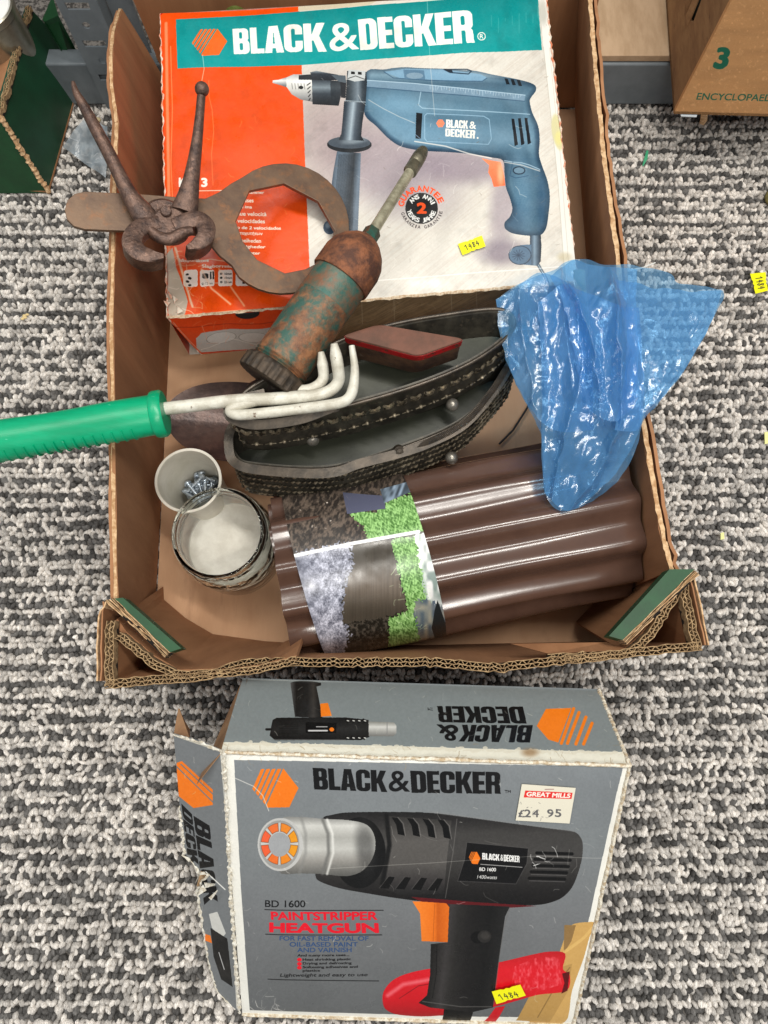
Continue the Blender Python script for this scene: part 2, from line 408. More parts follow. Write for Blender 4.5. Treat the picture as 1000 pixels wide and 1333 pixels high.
# ------------------------------------------------------------------ carpet: a sheet and its tufted loops
def build_carpet():
    m = MB(); m.add([(-3, -3, -.006), (3, -3, -.006), (3, 3, -.006), (-3, 3, -.006)], [(0, 1, 2, 3)])
    base = pm('carpet_backing', (.24, .23, .22), (.50, .48, .46), 140, .98, bump=.9, bscale=500, lo=.45, hi=.55, dist=.003)
    tag(m.build('carpet', base), 'grey and cream loop pile carpet floor under the cardboard boxes', None, kind='structure')
    dx, dy = .0053, .0178 / 3
    nx, ny = int(1.44 / dx), int(1.42 / dy)
    jj, ii = np.mgrid[0:ny, 0:nx]
    x = -.72 + (ii + .5 * (jj % 2)) * dx + RNG.normal(0, .0008, ii.shape); y = -.50 + jj * dy + RNG.normal(0, .0007, ii.shape)
    y = y + .0022 * (vnoise(x * 22 + 5, y * 9 + 5, 3) - .5) * 3
    ph = (y + .0016 * np.sin(x * 520 + 3 * vnoise(x * 30 + 9, y * 20 + 9, 5))) / .0178
    sw = .5 + .5 * np.sin(2 * np.pi * ph)
    val = sw + .5 * (RNG.random(x.shape) - .5) + .75 * (vnoise(x * 105 + 60, y * 130 + 60, 8) - .5)
    light = (val > .35).ravel()
    x = x.ravel(); y = y.ravel()
    keep = ~((x > -.245) & (x < .235) & (y > .045) & (y < .66)) & (y < .80)
    x, y, light = x[keep], y[keep], light[keep]; n = len(x)
    S = 6
    th = np.arange(S) * 2 * np.pi / S
    rings = [(-.35, .80), (.30, 1.0), (.80, .60)]
    V = np.zeros((n, S * 3 + 1, 3)); rot = RNG.normal(0, .45, n) + np.where(RNG.random(n) < .5, .5, -.5)
    sx = .0029 * RNG.uniform(.85, 1.22, n); sy = .0047 * RNG.uniform(.85, 1.25, n); hz = .0050 * RNG.uniform(.75, 1.2, n) + light * .0006
    lean = RNG.normal(0, .0011, (n, 2)); 
    for k, (z, r) in enumerate(rings):
        for j in range(S):
            lx = np.cos(th[j]) * r * sx * RNG.uniform(.86, 1.12, n); ly = np.sin(th[j]) * r * sy * RNG.uniform(.86, 1.12, n)
            V[:, k * S + j, 0] = x + lx * np.cos(rot) - ly * np.sin(rot) + lean[:, 0] * max(z, 0)
            V[:, k * S + j, 1] = y + lx * np.sin(rot) + ly * np.cos(rot) + lean[:, 1] * max(z, 0)
            V[:, k * S + j, 2] = z * hz - .0052
    V[:, -1, 0] = x + lean[:, 0] * 1.3; V[:, -1, 1] = y + lean[:, 1] * 1.3; V[:, -1, 2] = hz * 1.0 - .0052
    f = []
    for k in range(2):
        for j in range(S): f.append((k * S + j, k * S + (j + 1) % S, (k + 1) * S + (j + 1) % S, (k + 1) * S + j))
    q = np.array(f); t = np.array([(2 * S + j, 2 * S + (j + 1) % S, 3 * S) for j in range(S)])
    nv = S * 3 + 1; off = (np.arange(n) * nv)[:, None, None]
    Q = (q[None] + off).reshape(-1, 4); T = (t[None] + off).reshape(-1, 3)
    me = bpy.data.meshes.new('carpet_loops'); me.vertices.add(n * nv); me.vertices.foreach_set('co', V.astype(np.float32).ravel())
    me.loops.add(Q.size + T.size); me.loops.foreach_set('vertex_index', np.concatenate([Q.ravel(), T.ravel()]).astype(np.int32))
    me.polygons.add(len(Q) + len(T)); ls = np.concatenate([np.arange(len(Q)) * 4, Q.size + np.arange(len(T)) * 3]).astype(np.int32)
    me.polygons.foreach_set('loop_start', ls)
    me.polygons.foreach_set('use_smooth', np.ones(len(ls), bool)); me.update(calc_edges=True); me.validate()
    ca = me.color_attributes.new('yarn', 'FLOAT_COLOR', 'POINT')
    lc = np.array([.80, .755, .70]); dc = np.array([.13, .125, .12])
    c = np.where(light[:, None], lc * RNG.uniform(.62, 1.2, n)[:, None], dc * RNG.uniform(.6, 1.7, n)[:, None])
    cc = np.ones((n, nv, 4), np.float32); cc[:, :, :3] = c[:, None, :] * RNG.uniform(.85, 1.1, (n, nv))[..., None]
    ca.data.foreach_set('color', cc.ravel())
    m, nt, b, N, L = new_mat('yarn_loops')
    at = N('ShaderNodeAttribute'); at.attribute_name = 'yarn'
    tc = N('ShaderNodeTexCoord'); nz = N('ShaderNodeTexNoise'); nz.inputs['Scale'].default_value = 900; nz.inputs['Detail'].default_value = 3; L(tc.outputs['Object'], nz.inputs[0])
    mr = N('ShaderNodeMapRange'); mr.inputs[1].default_value = .3; mr.inputs[2].default_value = .7; mr.inputs[3].default_value = .5; mr.inputs[4].default_value = 1.25; L(nz.outputs[0], mr.inputs[0])
    mx = N('ShaderNodeVectorMath'); mx.operation = 'SCALE'; L(at.outputs[0], mx.inputs[0]); L(mr.outputs[0], mx.inputs[3]); L(mx.outputs[0], b.inputs['Base Color'])
    b.inputs['Roughness'].default_value = .95; b.inputs['Specular IOR Level'].default_value = .15
    mpw = N('ShaderNodeMapping'); mpw.inputs['Rotation'].default_value = (0, 0, .6); mpw.inputs['Scale'].default_value = (1, .22, 1); L(tc.outputs['Object'], mpw.inputs[0])
    wv = N('ShaderNodeTexNoise'); wv.inputs['Scale'].default_value = 1700; wv.inputs['Detail'].default_value = 2; L(mpw.outputs[0], wv.inputs[0]); nt.links.remove(nz.inputs[0].links[0]); L(mpw.outputs[0], nz.inputs[0]); nz.inputs['Scale'].default_value = 1300
    bp = N('ShaderNodeBump'); bp.inputs['Strength'].default_value = .8; bp.inputs['Distance'].default_value = .0012; L(wv.outputs[0], bp.inputs['Height']); L(bp.outputs[0], b.inputs['Normal'])
    me.materials.append(m)
    o = bpy.data.objects.new('carpet_pile', me); COL.objects.link(o); tag(o, 'cream and charcoal wool loops of the carpet pile', None, kind='stuff')
build_carpet()

# ------------------------------------------------------------------ boards and corrugated edges
def board(top, bot, th, name, mat, parent, sub=1, wob=0, seed=1, rows=1, bulge=0):
    """a solid sheet between a top polyline and a bottom polyline, th thick to its left"""
    r = random.Random(seed); top = [Vector(p) for p in top]; bot = [Vector(p) for p in bot]
    T = []; B = []
    for i in range(len(top) - 1):
        for k in range(sub):
            t = k / sub; T.append(top[i].lerp(top[i + 1], t)); B.append(bot[i].lerp(bot[i + 1], t))
    T.append(top[-1]); B.append(bot[-1]); n = len(T)
    m = MB(); vs = []; fs = []
    for i in range(n):
        d = (T[min(i + 1, n - 1)] - T[max(i - 1, 0)]); d.z = 0; d.normalize(); nn = Vector((-d.y, d.x, 0))
        tj = Vector((r.gauss(0, wob * .5), r.gauss(0, wob * .5), r.gauss(0, wob)))
        for k in range(rows + 1):
            t = k / rows; p = (T[i] + tj).lerp(B[i], t) + nn * (bulge * math.sin(math.pi * t))
            vs += [p, p + nn * th]
    W = 2 * (rows + 1)
    for i in range(n - 1):
        a = i * W; b = a + W
        for k in range(rows):
            fs += [(a + 2 * k, b + 2 * k, b + 2 * k + 2, a + 2 * k + 2), (a + 2 * k + 1, a + 2 * k + 3, b + 2 * k + 3, b + 2 * k + 1)]
        fs += [(a, a + 1, b + 1, b), (a + 2 * rows, b + 2 * rows, b + 2 * rows + 1, a + 2 * rows + 1)]
    for a in (0, (n - 1) * W):
        for k in range(rows): fs.append((a + 2 * k, a + 2 * k + 1, a + 2 * k + 3, a + 2 * k + 2))
    m.add(vs, fs); return m.build(name, mat, parent)
def ribbon(m, pts, th, h):
    """thin upright strip along pts (its top edge), h tall"""
    vs = []; n = len(pts); fs = []
    for i, p in enumerate(pts):
        d = pts[min(i + 1, n - 1)] - pts[max(i - 1, 0)]; d.z = 0; d.normalize(); nn = Vector((-d.y, d.x, 0)) * (th / 2)
        vs += [p - nn, p + nn, p + nn - Vector((0, 0, h)), p - nn - Vector((0, 0, h))]
    for i in range(n - 1):
        a = 4 * i; b = a + 4; fs += [(a + j, a + (j + 1) % 4, b + (j + 1) % 4, b + j) for j in range(4)]
    fs += [(0, 1, 2, 3), (4 * n - 4, 4 * n - 1, 4 * n - 2, 4 * n - 3)]
    m.add(vs, fs)
def flutes(path, th, h, name, parent, wl=.0068, layers=2, seed=1, jit=.0007, lw=.00065):
    """the cut edge of double-wall board: liners with waves between, standing over painted shade: a dark core"""
    r = random.Random(seed); path = [Vector(p) for p in path]; m = MB(); core = MB()
    seg = [(path[i + 1] - path[i]).length for i in range(len(path) - 1)]; tot = sum(seg)
    def at(s):
        for i, L in enumerate(seg):
            if s <= L or i == len(seg) - 1:
                d = (path[i + 1] - path[i]).normalized(); n2 = Vector((-d.y, d.x, 0)).normalized(); return path[i] + d * s, n2
            s -= L
    ns = max(4, int(tot / .004)); off = [0.0] * (ns + 1)
    for i in range(ns + 1): off[i] = r.gauss(0, jit)
    def jt(s):
        u = s / tot * ns; i = min(int(u), ns - 1); return off[i] * (1 - u + i) + off[i + 1] * (u - i)
    for l in range(layers + 1):
        o = -th / 2 + th * l / layers; pts = []
        for i in range(ns + 1):
            s = tot * i / ns; p, n2 = at(s); pts.append(p + n2 * (o + jt(s) * .7) + Vector((0, 0, r.gauss(0, jit * .7))))
        ribbon(m, pts, lw, h)
    for l in range(layers):
        o = -th / 2 + th * (l + .5) / layers; amp = th / layers / 2 * .92; pts = []; N = int(tot / wl * 10); ph = r.random() * 6
        for i in range(N + 1):
            s = tot * i / N; p, n2 = at(s)
            pts.append(p + n2 * (o + jt(s) * .7 + amp * math.sin(2 * math.pi * s / wl + ph + 1.6 * math.sin(s * 70 + seed))) - Vector((0, 0, .0004)))
        ribbon(m, pts, lw * .8, h)
    m.build(name, LINER, parent)
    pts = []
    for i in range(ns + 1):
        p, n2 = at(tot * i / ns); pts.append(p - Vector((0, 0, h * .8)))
    ribbon(core, pts, th * .98, h * .4); core.build(name + '_shade', GAP_SHADE, parent)

# ------------------------------------------------------------------ the big open carton
RH = .208
def build_carton():
    root = thing('cardboard_carton', 'large open brown cardboard carton with torn rim, holding the tools and the orange drill box', 'box', (0, .33, .002))
    fl = [P(227, 806, .004), P(227, 430, .004), P(206, 90, .004), Vector((-.31, .80, .004)), Vector((.27, .80, .004)), P(760, 300, .004), P(800, 800, .004)]
    fl = [Vector((-.252, .022, .004)), Vector((-.268, .732, .004)), Vector((.252, .732, .004)), Vector((.262, .035, .004))]
    m = MB(); m.prism(fl, (0, 0, -.003)); m.build('floor_panel', CARD_LIT, root)
    # crease lines of the floor flaps
    # left side: inner board, then outer sleeve board
    lt_in = [P(x, y, RH) for x, y in [(154, 779), (151, 640), (150, 520), (148, 420), (150, 330), (152, 240), (155, 160), (148, 110), (147, 75), (150, 40), (160, 14)]]
    lt_in[-2] = P(150, 40, .190); lt_in[-1] = P(159, 13, .150); lt_in[-1].y = .733
    lb_in = [Vector((-.2545 - .016 * i / 11, p.y, .004)) for i, p in enumerate(lt_in)]
    board(lt_in, lb_in, .0030, 'side_wall', CARD, root, sub=4, wob=.0005, rows=6, bulge=-.002)
    tp = [p + Vector((-.0005, 0, .0003)) for p in lt_in]; m = MB()
    for k in range(len(tp) - 1):
        a, b = tp[k], tp[k + 1]; n = 8; vs = []; fs = []
        for i in range(n + 1):
            p = a.lerp(b, i / n); vs += [p + Vector((random.uniform(-.0004, .0006), 0, random.uniform(0, .0008))), p + Vector((-.0028 - random.uniform(0, .0009), 0, random.uniform(0, .0008)))]
        m.add(vs, [(2 * i, 2 * i + 1, 2 * i + 3, 2 * i + 2) for i in range(n)])
    m.build('torn_rim', EDGE, root)
    lo = [p + Vector((-.0045, 0, -.002)) for p in lt_in]; lob = [p + Vector((-.0045, 0, 0)) for p in lb_in]
    board(lo, lob, .0028, 'outer_wall', CARD, root, sub=4, wob=.0006, seed=4, rows=1)
    # right side
    rt = [P(x, y, RH) for x, y in [(872, 742), (862, 705), (850, 640), (833, 540), (816, 440), (806, 380), (800, 320), (790, 250), (783, 200), (779, 150), (773, 90), (769, 40), (766, -5)]]
    rt.append(Vector((rt[-1].x - .003, .733, RH)))
    rb = [Vector((.2555 - .004 * i / 12, p.y, .004)) for i, p in enumerate(rt)]
    board(rt, rb, -.0030, 'side_wall', CARD, root, sub=4, wob=.0006, seed=2, rows=6, bulge=.002)
    m = MB()
    for k in range(len(rt) - 1):
        a, b = rt[k], rt[k + 1]; n = 8; vs = []
        for i in range(n + 1):
            p = a.lerp(b, i / n); vs += [p + Vector((-random.uniform(0, .0014), 0, .0006 + random.uniform(0, .0014))), p + Vector((.0032 + random.uniform(0, .001), 0, .0005 + random.uniform(0, .001)))]
        m.add(vs, [(2 * i, 2 * i + 1, 2 * i + 3, 2 * i + 2) for i in range(n)])
    m.build('torn_rim', EDGE, root)
    board([p + Vector((.0065, 0, -.001)) for p in rt], [p + Vector((.0065, 0, 0)) for p in rb], -.003, 'outer_wall', CARD, root, sub=4, wob=.0011, seed=5)
    # back wall
    bk = [Vector((-.2805, .735, .215)), Vector((.233, .735, .215))]
    board(bk, [Vector((-.2715, .7345, .004)), Vector((.2525, .7345, .004))], .006, 'end_wall', CARD, root, rows=2)
    # front wall with its cut corrugated edge
    ft = [P(x, y, RH) for x, y in [(136, 896), (205, 890), (270, 884)]] + [P(320, 877, .2), P(560, 877, .2)] + [P(x, y, RH) for x, y in [(640, 874), (720, 866), (800, 857), (914, 845)]]
    ft[3].y = max(ft[3].y, .012); ft[4].y = max(ft[4].y, .012)
    fb = [Vector((max(-.252, min(.262, p.x * .98)), .026 + (p.x + .25) * .02, .004)) for p in ft]
    ftl = [p - Vector((0, 0, .010)) for p in ft]
    board(ftl, fb, .0062, 'front_wall', CARD, root, sub=3, rows=4)
    flutes([p + Vector((0, .003, 0)) for p in ft], .0066, .010, 'corrugated_edge', root, seed=3)
    # stub side pieces at the two front corners
    for s, pts in ((1, [(137, 893), (137, 850), (139, 808)]), (-1, [(913, 846), (903, 800), (894, 757)])):
        t = [P(x, y, RH) for x, y in pts]
        b = [Vector((p.x * .985, p.y + .018, .004)) for p in t]
        board([p - Vector((0, 0, .010)) for p in t], b, -.006 * s, 'corner_wall', CARD, root, rows=2)
        flutes([p + Vector((.003 * s, 0, .0)) for p in t], .0066, .010, 'corrugated_edge', root, seed=6)
        # outer skin layers
        for k in range(2):
            o = [p + Vector((-s * (.004 + .0032 * k), .004, .001)) for p in t]; o.append(P(134 + 3 * k if s > 0 else 889 - 3 * k, 783 if s > 0 else 745, RH))
            ob = [Vector((p.x, p.y, .05)) for p in o]
            board(o, ob, -.0012 * s, 'outer_layer', EDGE if k else CARD, root, sub=3, wob=.0005, seed=9 + k)
    # folded braces across the corners
    bl = [P(x, y, RH - .002) for x, y in [(141, 808), (154, 826), (190, 857), (226, 878)]]
    blb = [Vector((-.250, .100, .006)), Vector((-.248, .085, .006)), Vector((-.222, .064, .006)), Vector((-.190, .046, .006))]
    bl2 = [bl[-1], P(300, 876, RH - .002), P(335, 872, RH - .002), P(386, 859, RH - .002)]
    bl2b = [blb[-1], Vector((-.13, .038, .006)), Vector((-.11, .037, .006)), Vector((-.075, .040, .12))]
    board([p - Vector((0, 0, .012)) for p in bl], blb, .004, 'corner_brace', CARD, root, sub=2, rows=3)
    flutes(bl[1:], .0060, .014, 'corrugated_edge', root, seed=12, jit=.0009)
    board([p - Vector((0, 0, .006)) for p in bl2], bl2b, .004, 'folded_flap', CARD, root, sub=2, rows=2)
    flutes(bl2, .0056, .008, 'corrugated_edge', root, seed=13, jit=.0005)
    br = [P(x, y, RH - .002) for x, y in [(893, 756), (874, 785), (846, 828), (820, 851)]]
    brb = [Vector((.262, .125, .006)), Vector((.258, .108, .006)), Vector((.235, .080, .006)), Vector((.215, .060, .006))]
    board([p - Vector((0, 0, .012)) for p in br], brb, -.004, 'corner_brace', CARD, root, sub=2, rows=3)
    flutes(br, .0060, .014, 'corrugated_edge', root, seed=14, jit=.0007)
    # the right flap: lying nearly flat with its cut edge to the front
    g = [P(x, y, RH - .002) for x, y in [(818, 851), (760, 855), (714, 856)]]
    flutes(g, .0062, .006, 'corrugated_edge', root, seed=15)
    tp = [P(820, 846, RH - .004), P(714, 851, RH - .004), P(666, 838, RH - .012), P(790, 836, RH - .02)]
    m = MB(); m.prism(tp, (0, 0, -.005)); m.build('folded_flap', CARD, root)
    # green printed laminated strips at the corners
    for s, q, lay in ((1, [(149, 779), (160, 778), (236, 844), (221, 849)], [(133, 781), (213, 857)]), (-1, [(905, 741), (872, 741), (793, 828), (811, 833)], [(900, 739), (816, 838)])):
        z0 = RH + .008
        top = [P(*p, z0) for p in q]
        m = MB(); m.prism([top[0], top[1], top[2], top[3]], (0, 0, -.016)); m.build('green_strip', GREENC, root)
        if s > 0: a, b = (top[0], top[3]), [P(134, 781, z0 - .001), P(213, 856, z0 - .006)]
        else: a, b = (top[0], top[3]), [P(912, 748, z0 - .001), P(818, 839, z0 - .006)]
        n = 5
        for k in range(n):
            t0 = (k + .08) / n; t1 = (k + .72) / n; N = 12; vs = []; fs = []; mm = MB(); r = random.Random(k + 5 * s)
            for i in range(N + 1):
                u = i / N; A = a[0].lerp(a[1], u); Bp = b[0].lerp(b[1], u); dz = Vector((0, 0, r.gauss(0, .0011) - .0008 * k)); w1 = r.gauss(0, .05)
                p = A.lerp(Bp, t0 + w1 * .5) + dz; q2 = A.lerp(Bp, t1 + w1) + dz
                vs += [p, q2, q2 - Vector((0, 0, .014)), p - Vector((0, 0, .014))]
            for i in range(N):
                e = 4 * i; fs += [(e + j, e + (j + 1) % 4, e + 4 + (j + 1) % 4, e + 4 + j) for j in range(4)]
            fs += [(0, 1, 2, 3), (4 * N, 4 * N + 3, 4 * N + 2, 4 * N + 1)]
            mm.add(vs, fs); mm.build('torn_layer', LINER if k % 2 else EDGE, root)
        m = MB(); aa = a[0] - Vector((0, 0, .004)); bb = a[1] - Vector((0, 0, .004)); cc = b[1] - Vector((0, 0, .004)); dd = b[0] - Vector((0, 0, .004))
        m.prism([aa, bb, cc, dd], (0, 0, -.010)); m.build('strip_shade', GAP_SHADE, root)  # dark slab paints the shade between the torn layers
    return root
CARTON = build_carton()

# ------------------------------------------------------------------ shelving behind: plinth, board, upright
def build_shelf():
    y = P(830, 137, 0).y
    root = thing('shelving_unit', 'grey metal shelving unit with wooden bottom shelf behind the big carton', 'shelf', (.1, y, 0))
    # plinth height such that its top lands at photo row 83
    hz = next(h / 1000 for h in range(20, 200) if P(830, 83, h / 1000).y <= y)
    m = MB(); m.box((.05, y + .012, hz / 2), 1.9, .024, hz - .002); o = m.build('plinth', SHELF, root, bevel=.0025)
    ht = next(h / 1000 for h in range(20, 220) if P(830, 73, h / 1000).y <= y + .003)
    WOOD = pm('chipboard_shelf', (.73, .62, .50), (.66, .55, .43), 60, .75, bump=.2, bscale=400, stretch=(1, .25, 1), c3=(.45, .36, .28), s3=60, lo3=.68, hi3=.8)
    m = MB(); m.box((.36, y + .003 + .2, (hz + ht) / 2), 1.28, .4, ht - hz); m.build('shelf_board', WOOD, root, bevel=.001)
    # upright: perforated angle; its front face in a plane just before the plinth
    yy = y - .004
    def up(px, py):
        d = ray(px, py); t = (yy - CAM[1]) / d[1]; return Vector(CAM + d * t)
    a = up(72, 0); b = up(124, 0); xl, xr = a.x, b.x
    top = .75
    m = MB()
    sx = up(98, 7); pitch = up(119, 56).z - sx.z
    # face built as cells with real openings
    holes = []
    z = sx.z
    for k in range(-9, 9):
        zc = sx.z + k * abs(pitch)
        if .02 < zc < top - .04: holes.append((zc, 's'))
        hc = up(110, 32).z + k * abs(pitch)
        if .02 < hc < top - .04: holes.append((hc, 'h'))
    holes.sort(); th = .002; xc = (xl + xr) / 2; W = xr - xl
    zprev = 0
    def slab(x0, x1, z0, z1): m.box(((x0 + x1) / 2, yy, (z0 + z1) / 2), x1 - x0, th, z1 - z0)
    for zc, k in holes:
        hw, hh = (W * .30, .0045) if k == 's' else (W * .10, W * .10)
        slab(xl, xr, zprev, zc - hh)
        if k == 's': slab(xl, xc - hw, zc - hh, zc + hh); slab(xc + hw, xr, zc - hh, zc + hh)
        else:
            sq = [(xl, zc - hh), (xr, zc - hh), (xr, zc + hh), (xl, zc + hh)]; N = 16
            inner = [(xc + hw * math.cos(2 * math.pi * (j + .5) / N), zc + hh * math.sin(2 * math.pi * (j + .5) / N)) for j in range(N)]
            outer = []
            for j in range(N):
                c, s2 = math.cos(2 * math.pi * (j + .5) / N), math.sin(2 * math.pi * (j + .5) / N); q = max(abs(c) / (W / 2), abs(s2) / hh); outer.append((xc + c / q, zc + s2 / q))
            m.ringprism([(p[0], yy - th / 2, p[1]) for p in outer], [(p[0], yy - th / 2, p[1]) for p in inner], (0, th, 0))
        zprev = zc + hh
    slab(xl, xr, zprev, top)
    m.box((xr + .001, yy + .02, top / 2), .002, .042, top)
    m.build('upright_post', SHELF, root)
    m = MB(); m.box((xr + .018, yy + .022, top / 2), .03, .002, top); m.build('post_flange', SHELF, root)
    m = MB(); m.box((.05, y + .42, .4), 1.9, .01, .8); m.build('back_panel', pm('dark_back', (.25, .25, .25), rough=.7, bump=0), root)
    return ht, y
SHZ, SHY = build_shelf()

# ------------------------------------------------------------------ green box at the upper left with tins in it
def build_green_box():
    root = thing('green_carton', 'dark green cardboard box with torn edges at the left by the metal upright', 'box', P(64, 251, 0))
    h = .105; c = P(64, 251, .002); t = P(-2, 148, h)
    e = P(110, 86, .002); et = P(38, 9, h + .004); em = P(72, 30, h - .008)
    # right wall as a folded sheet: bottom edge c-e, top edge t-et
    m = MB(); ins = Vector((-.005, .001, 0))
    mid = c.lerp(e, .5); 
    N = 10; vs = []; fs = []
    for i in range(N + 1):
        u = i / N
        for j in range(N + 1):
            v = j / N; p = c.lerp(e, u).lerp(t.lerp(et, u), v) + Vector((.003 * math.sin(math.pi * u) * math.sin(math.pi * v), 0, 0)); vs += [p, p + ins]
    W = 2 * (N + 1)
    for i in range(N):
        for j in range(N):
            a = i * W + 2 * j; fs += [(a, a + W, a + W + 2, a + 2), (a + 1, a + 3, a + W + 3, a + W + 1)]
    for i in range(N):
        a = i * W + 2 * N; fs.append((a, a + W, a + W + 1, a + 1)); a = i * W; fs.append((a, a + 1, a + W + 1, a + W)); a = N * W + 2 * i; fs.append((a, a + 1, a + 3, a + 2)); a = 2 * i; fs.append((a, a + 2, a + 3, a + 1))
    m.add(vs, fs); m.build('side_wall', DGREEN, root, smooth=40)
    flutes([t.lerp(et, k / 6) + Vector((random.uniform(-.001, .001), 0, .001)) for k in range(7)], .005, .006, 'torn_edge', root, seed=21, jit=.0012)
    m = MB(); w = Vector((-.42, -.004, 0)); ww = w.copy(); m.prism([c, c + w, t + w, t], (0, .005, 0)); m.build('front_wall', GREENC, root)
    # exposed corner edge of the board, ragged
    m = MB(); N = 40; r = random.Random(4); pts = []; rad = []
    for i in range(N + 1):
        p = c.lerp(t, i / N) + Vector((r.gauss(0, .0007), r.gauss(0, .0007), 0)); pts.append(p); rad.append(.0022 + .0014 * (i % 2) + r.uniform(0, .0008))
    m.tube(pts, rad, 5); m.build('torn_corner', EDGE, root)
    # rear flap standing up
    m = MB(); m.prism([P(58, 28, h), P(70, 0, h + .02), P(76, 20, h + .01), P(109, 84, .02), P(100, 100, .03)], (-.003, .003, 0)); m.build('rear_flap', GREENC, root)
    m = MB(); m.prism([c + Vector((-.42, .01, 0)), c, e, e + Vector((-.42, .02, 0))], (0, 0, .003)); m.build('floor_panel', CARD, root)
    # inner flap, brown
    m = MB(); m.prism([P(-20, 120, h * .9), P(2, 118, h), P(22, 60, h), P(-10, 60, h * .8)], (0, 0, -.003)); m.build('inner_flap', CARD, root)
    met = pm('tin_metal', (.72, .70, .64), (.62, .60, .54), 40, .3, .85, bump=.05)
    tn = thing('paint_tin', 'round paint tin with white lid inside the green box at the left edge', 'tin', P(-22, 10, .0))
    cc = P(-25, 6, .145); R = .034; base = Vector((cc.x, cc.y, .01))
    m = MB(); m.lathe([(0, R * .99), (.002, R), (.125, R), (.127, R * 1.05), (.135, R * 1.05), (.136, R * .99), (.130, R * .96)], base, base + Vector((0, 0, 1)), 48, cap=False); m.build('tin_body', met, tn, 40)
    m = MB(); m.lathe([(.131, R * .955), (.134, R * .9), (.134, 0.0001)], base, base + Vector((0, 0, 1)), 48); m.build('lid', pm('white_lid', (.93, .93, .92), rough=.3, bump=0), tn, 40)
    tn = thing('white_tub', 'white round tub under the paint tin in the green box', 'tub', P(-5, 70, 0))
    cc = P(-12, 66, .08); base = Vector((cc.x, cc.y, .01))
    m = MB(); m.lathe([(0, .03), (.07, .032), (.072, .034), (.078, .034), (.078, .031), (.074, .0001)], base, base + Vector((0, 0, 1)), 40); m.build('tub_body', pm('tub_plastic', (.85, .84, .80), rough=.4, bump=0), tn, 40)
build_green_box()

# ------------------------------------------------------------------ encyclopaedia carton standing on the shelf, jutting out over the floor
def build_enc():
    root = thing('book_carton', 'brown cardboard carton numbered 3 on the wooden shelf at the upper right', 'box', P(877, 148, SHZ + .002))
    z = SHZ + .002; c = P(877, 148, z); r = P(1060, 153, z); H = .30
    x = Vector((r - c)); x.z = 0; x.normalize(); y = Vector((-x.y, x.x, 0))
    W = .34; D = .27
    f = lambda u, v: np.array(c)[None, None] + np.array(x) * (u * W)[..., None] + np.array([0, 0, H]) * (v)[..., None]
    Pt = Print(f, 900, 800, (.80, .60, .40)); Pt.a *= (.93 + .14 * fbm(Pt.X * .02, Pt.Y * .12, 4))[..., None]
    n = fbm(Pt.X * .3, Pt.Y * .3, 9); Pt.a += (np.clip(n - .62, 0, 1) * .45)[..., None] * np.array([1, .95, .85]); Pt.grain(.02, 3, .8)
    GR = (.10, .42, .32)
    m3 = text_mask('3', 4)
    Pt.mask(m3, [(926, 90), (947, 92), (953, 61), (934, 60)], GR)
    Pt.text('ENCYCLOPAEDIA', 906, 130, 112, 9.5, GR, ang=-1.2, bold=1, skew=.25)
    Pt.scratches(30, (890, 0, 1000, 150), (.85, .72, .52), 5, 3, 14, .5, .6)
    mat = im_mat('printed_brown_card', Pt.image('book_carton_front'), .75, .15)
    m = MB(); V3 = Vector((0, 0, H)); m.prism([c, c + x * W, c + x * W + V3, c + V3], y * .005)
    m.build('front_wall', mat, root, uv=lambda p: ((p - c).dot(x) / W, (p.z - c.z) / H))
    dk = pm('side_card', (.60, .46, .31), (.52, .38, .25), 18, .8, bump=.3, stretch=(1, 1, 3), c3=(.42, .3, .2), s3=30, lo3=.6, hi3=.7)
    # side wall with a ragged hand hole
    s0 = c + y * .005; 
    def S(u, v): return s0 + y * (u * (D - .01)) + Vector((0, 0, v * H))
    hole = [(.22, .22), (.30, .17), (.42, .2), (.62, .5), (.66, .68), (.6, .8), (.45, .78), (.3, .5)]
    outl = [(0, 0), (.3, 0), (1, 0), (1, .5), (1, 1), (.5, 1), (0, 1), (0, .5)]
    m = MB(); m.ringprism([S(*p) for p in outl], [S(*p) for p in hole], x * .005); m.build('side_wall', dk, root)
    m = MB(); m.prism([S(.12, .05) + x * .012, S(.9, .05) + x * .012, S(.9, .9) + x * .012, S(.12, .9) + x * .012], x * .003); m.build('inner_liner', pm('green_recess_shade', (.13, .17, .14), (.2, .2, .15), 30, .8), root)  # sheet coloured dark to paint the shade inside the hand hole
    m = MB(); 
    for k in range(5):
        u = .25 + .07 * k; m.prism([S(u, .18) - x * .001, S(u + .03, .2) - x * .005, S(u + .12, .85) - x * .002, S(u + .09, .8)], x * .0012)
    m.build('torn_paper', dk, root)
    m = MB(); m.prism([c, c + x * W, c + x * W + y * D, c + y * D], (0, 0, .004)); m.build('bottom_panel', dk, root)
    m = MB(); m.prism([c + V3, c + x * W + V3, c + x * W + y * D + V3, c + y * D + V3], (0, 0, .004)); m.build('top_panel', dk, root)
    m = MB(); m.prism([c + y * D, c + x * W + y * D, c + x * W + y * D + V3, c + y * D + V3], y * .004); m.build('back_wall', dk, root)
    a = P(917, 150, z - .001); m = MB(); m.prism([a + Vector((-.004, 0, 0)), a + Vector((.004, 0, 0)), P(921, 157, z - .03), P(916, 163, z - .035), P(911, 161, z - .035)], (0, .001, 0)); m.build('torn_tab', EDGE, root)
    m = MB(); m.prism([P(886, 148, z - .001), P(908, 149, z - .001), P(907, 152, z - .002), P(887, 151, z - .002)], (0, 0, -.001)); m.build('clear_tape', pm('tape', (.75, .78, .8), rough=.2, bump=0), root)
build_enc()
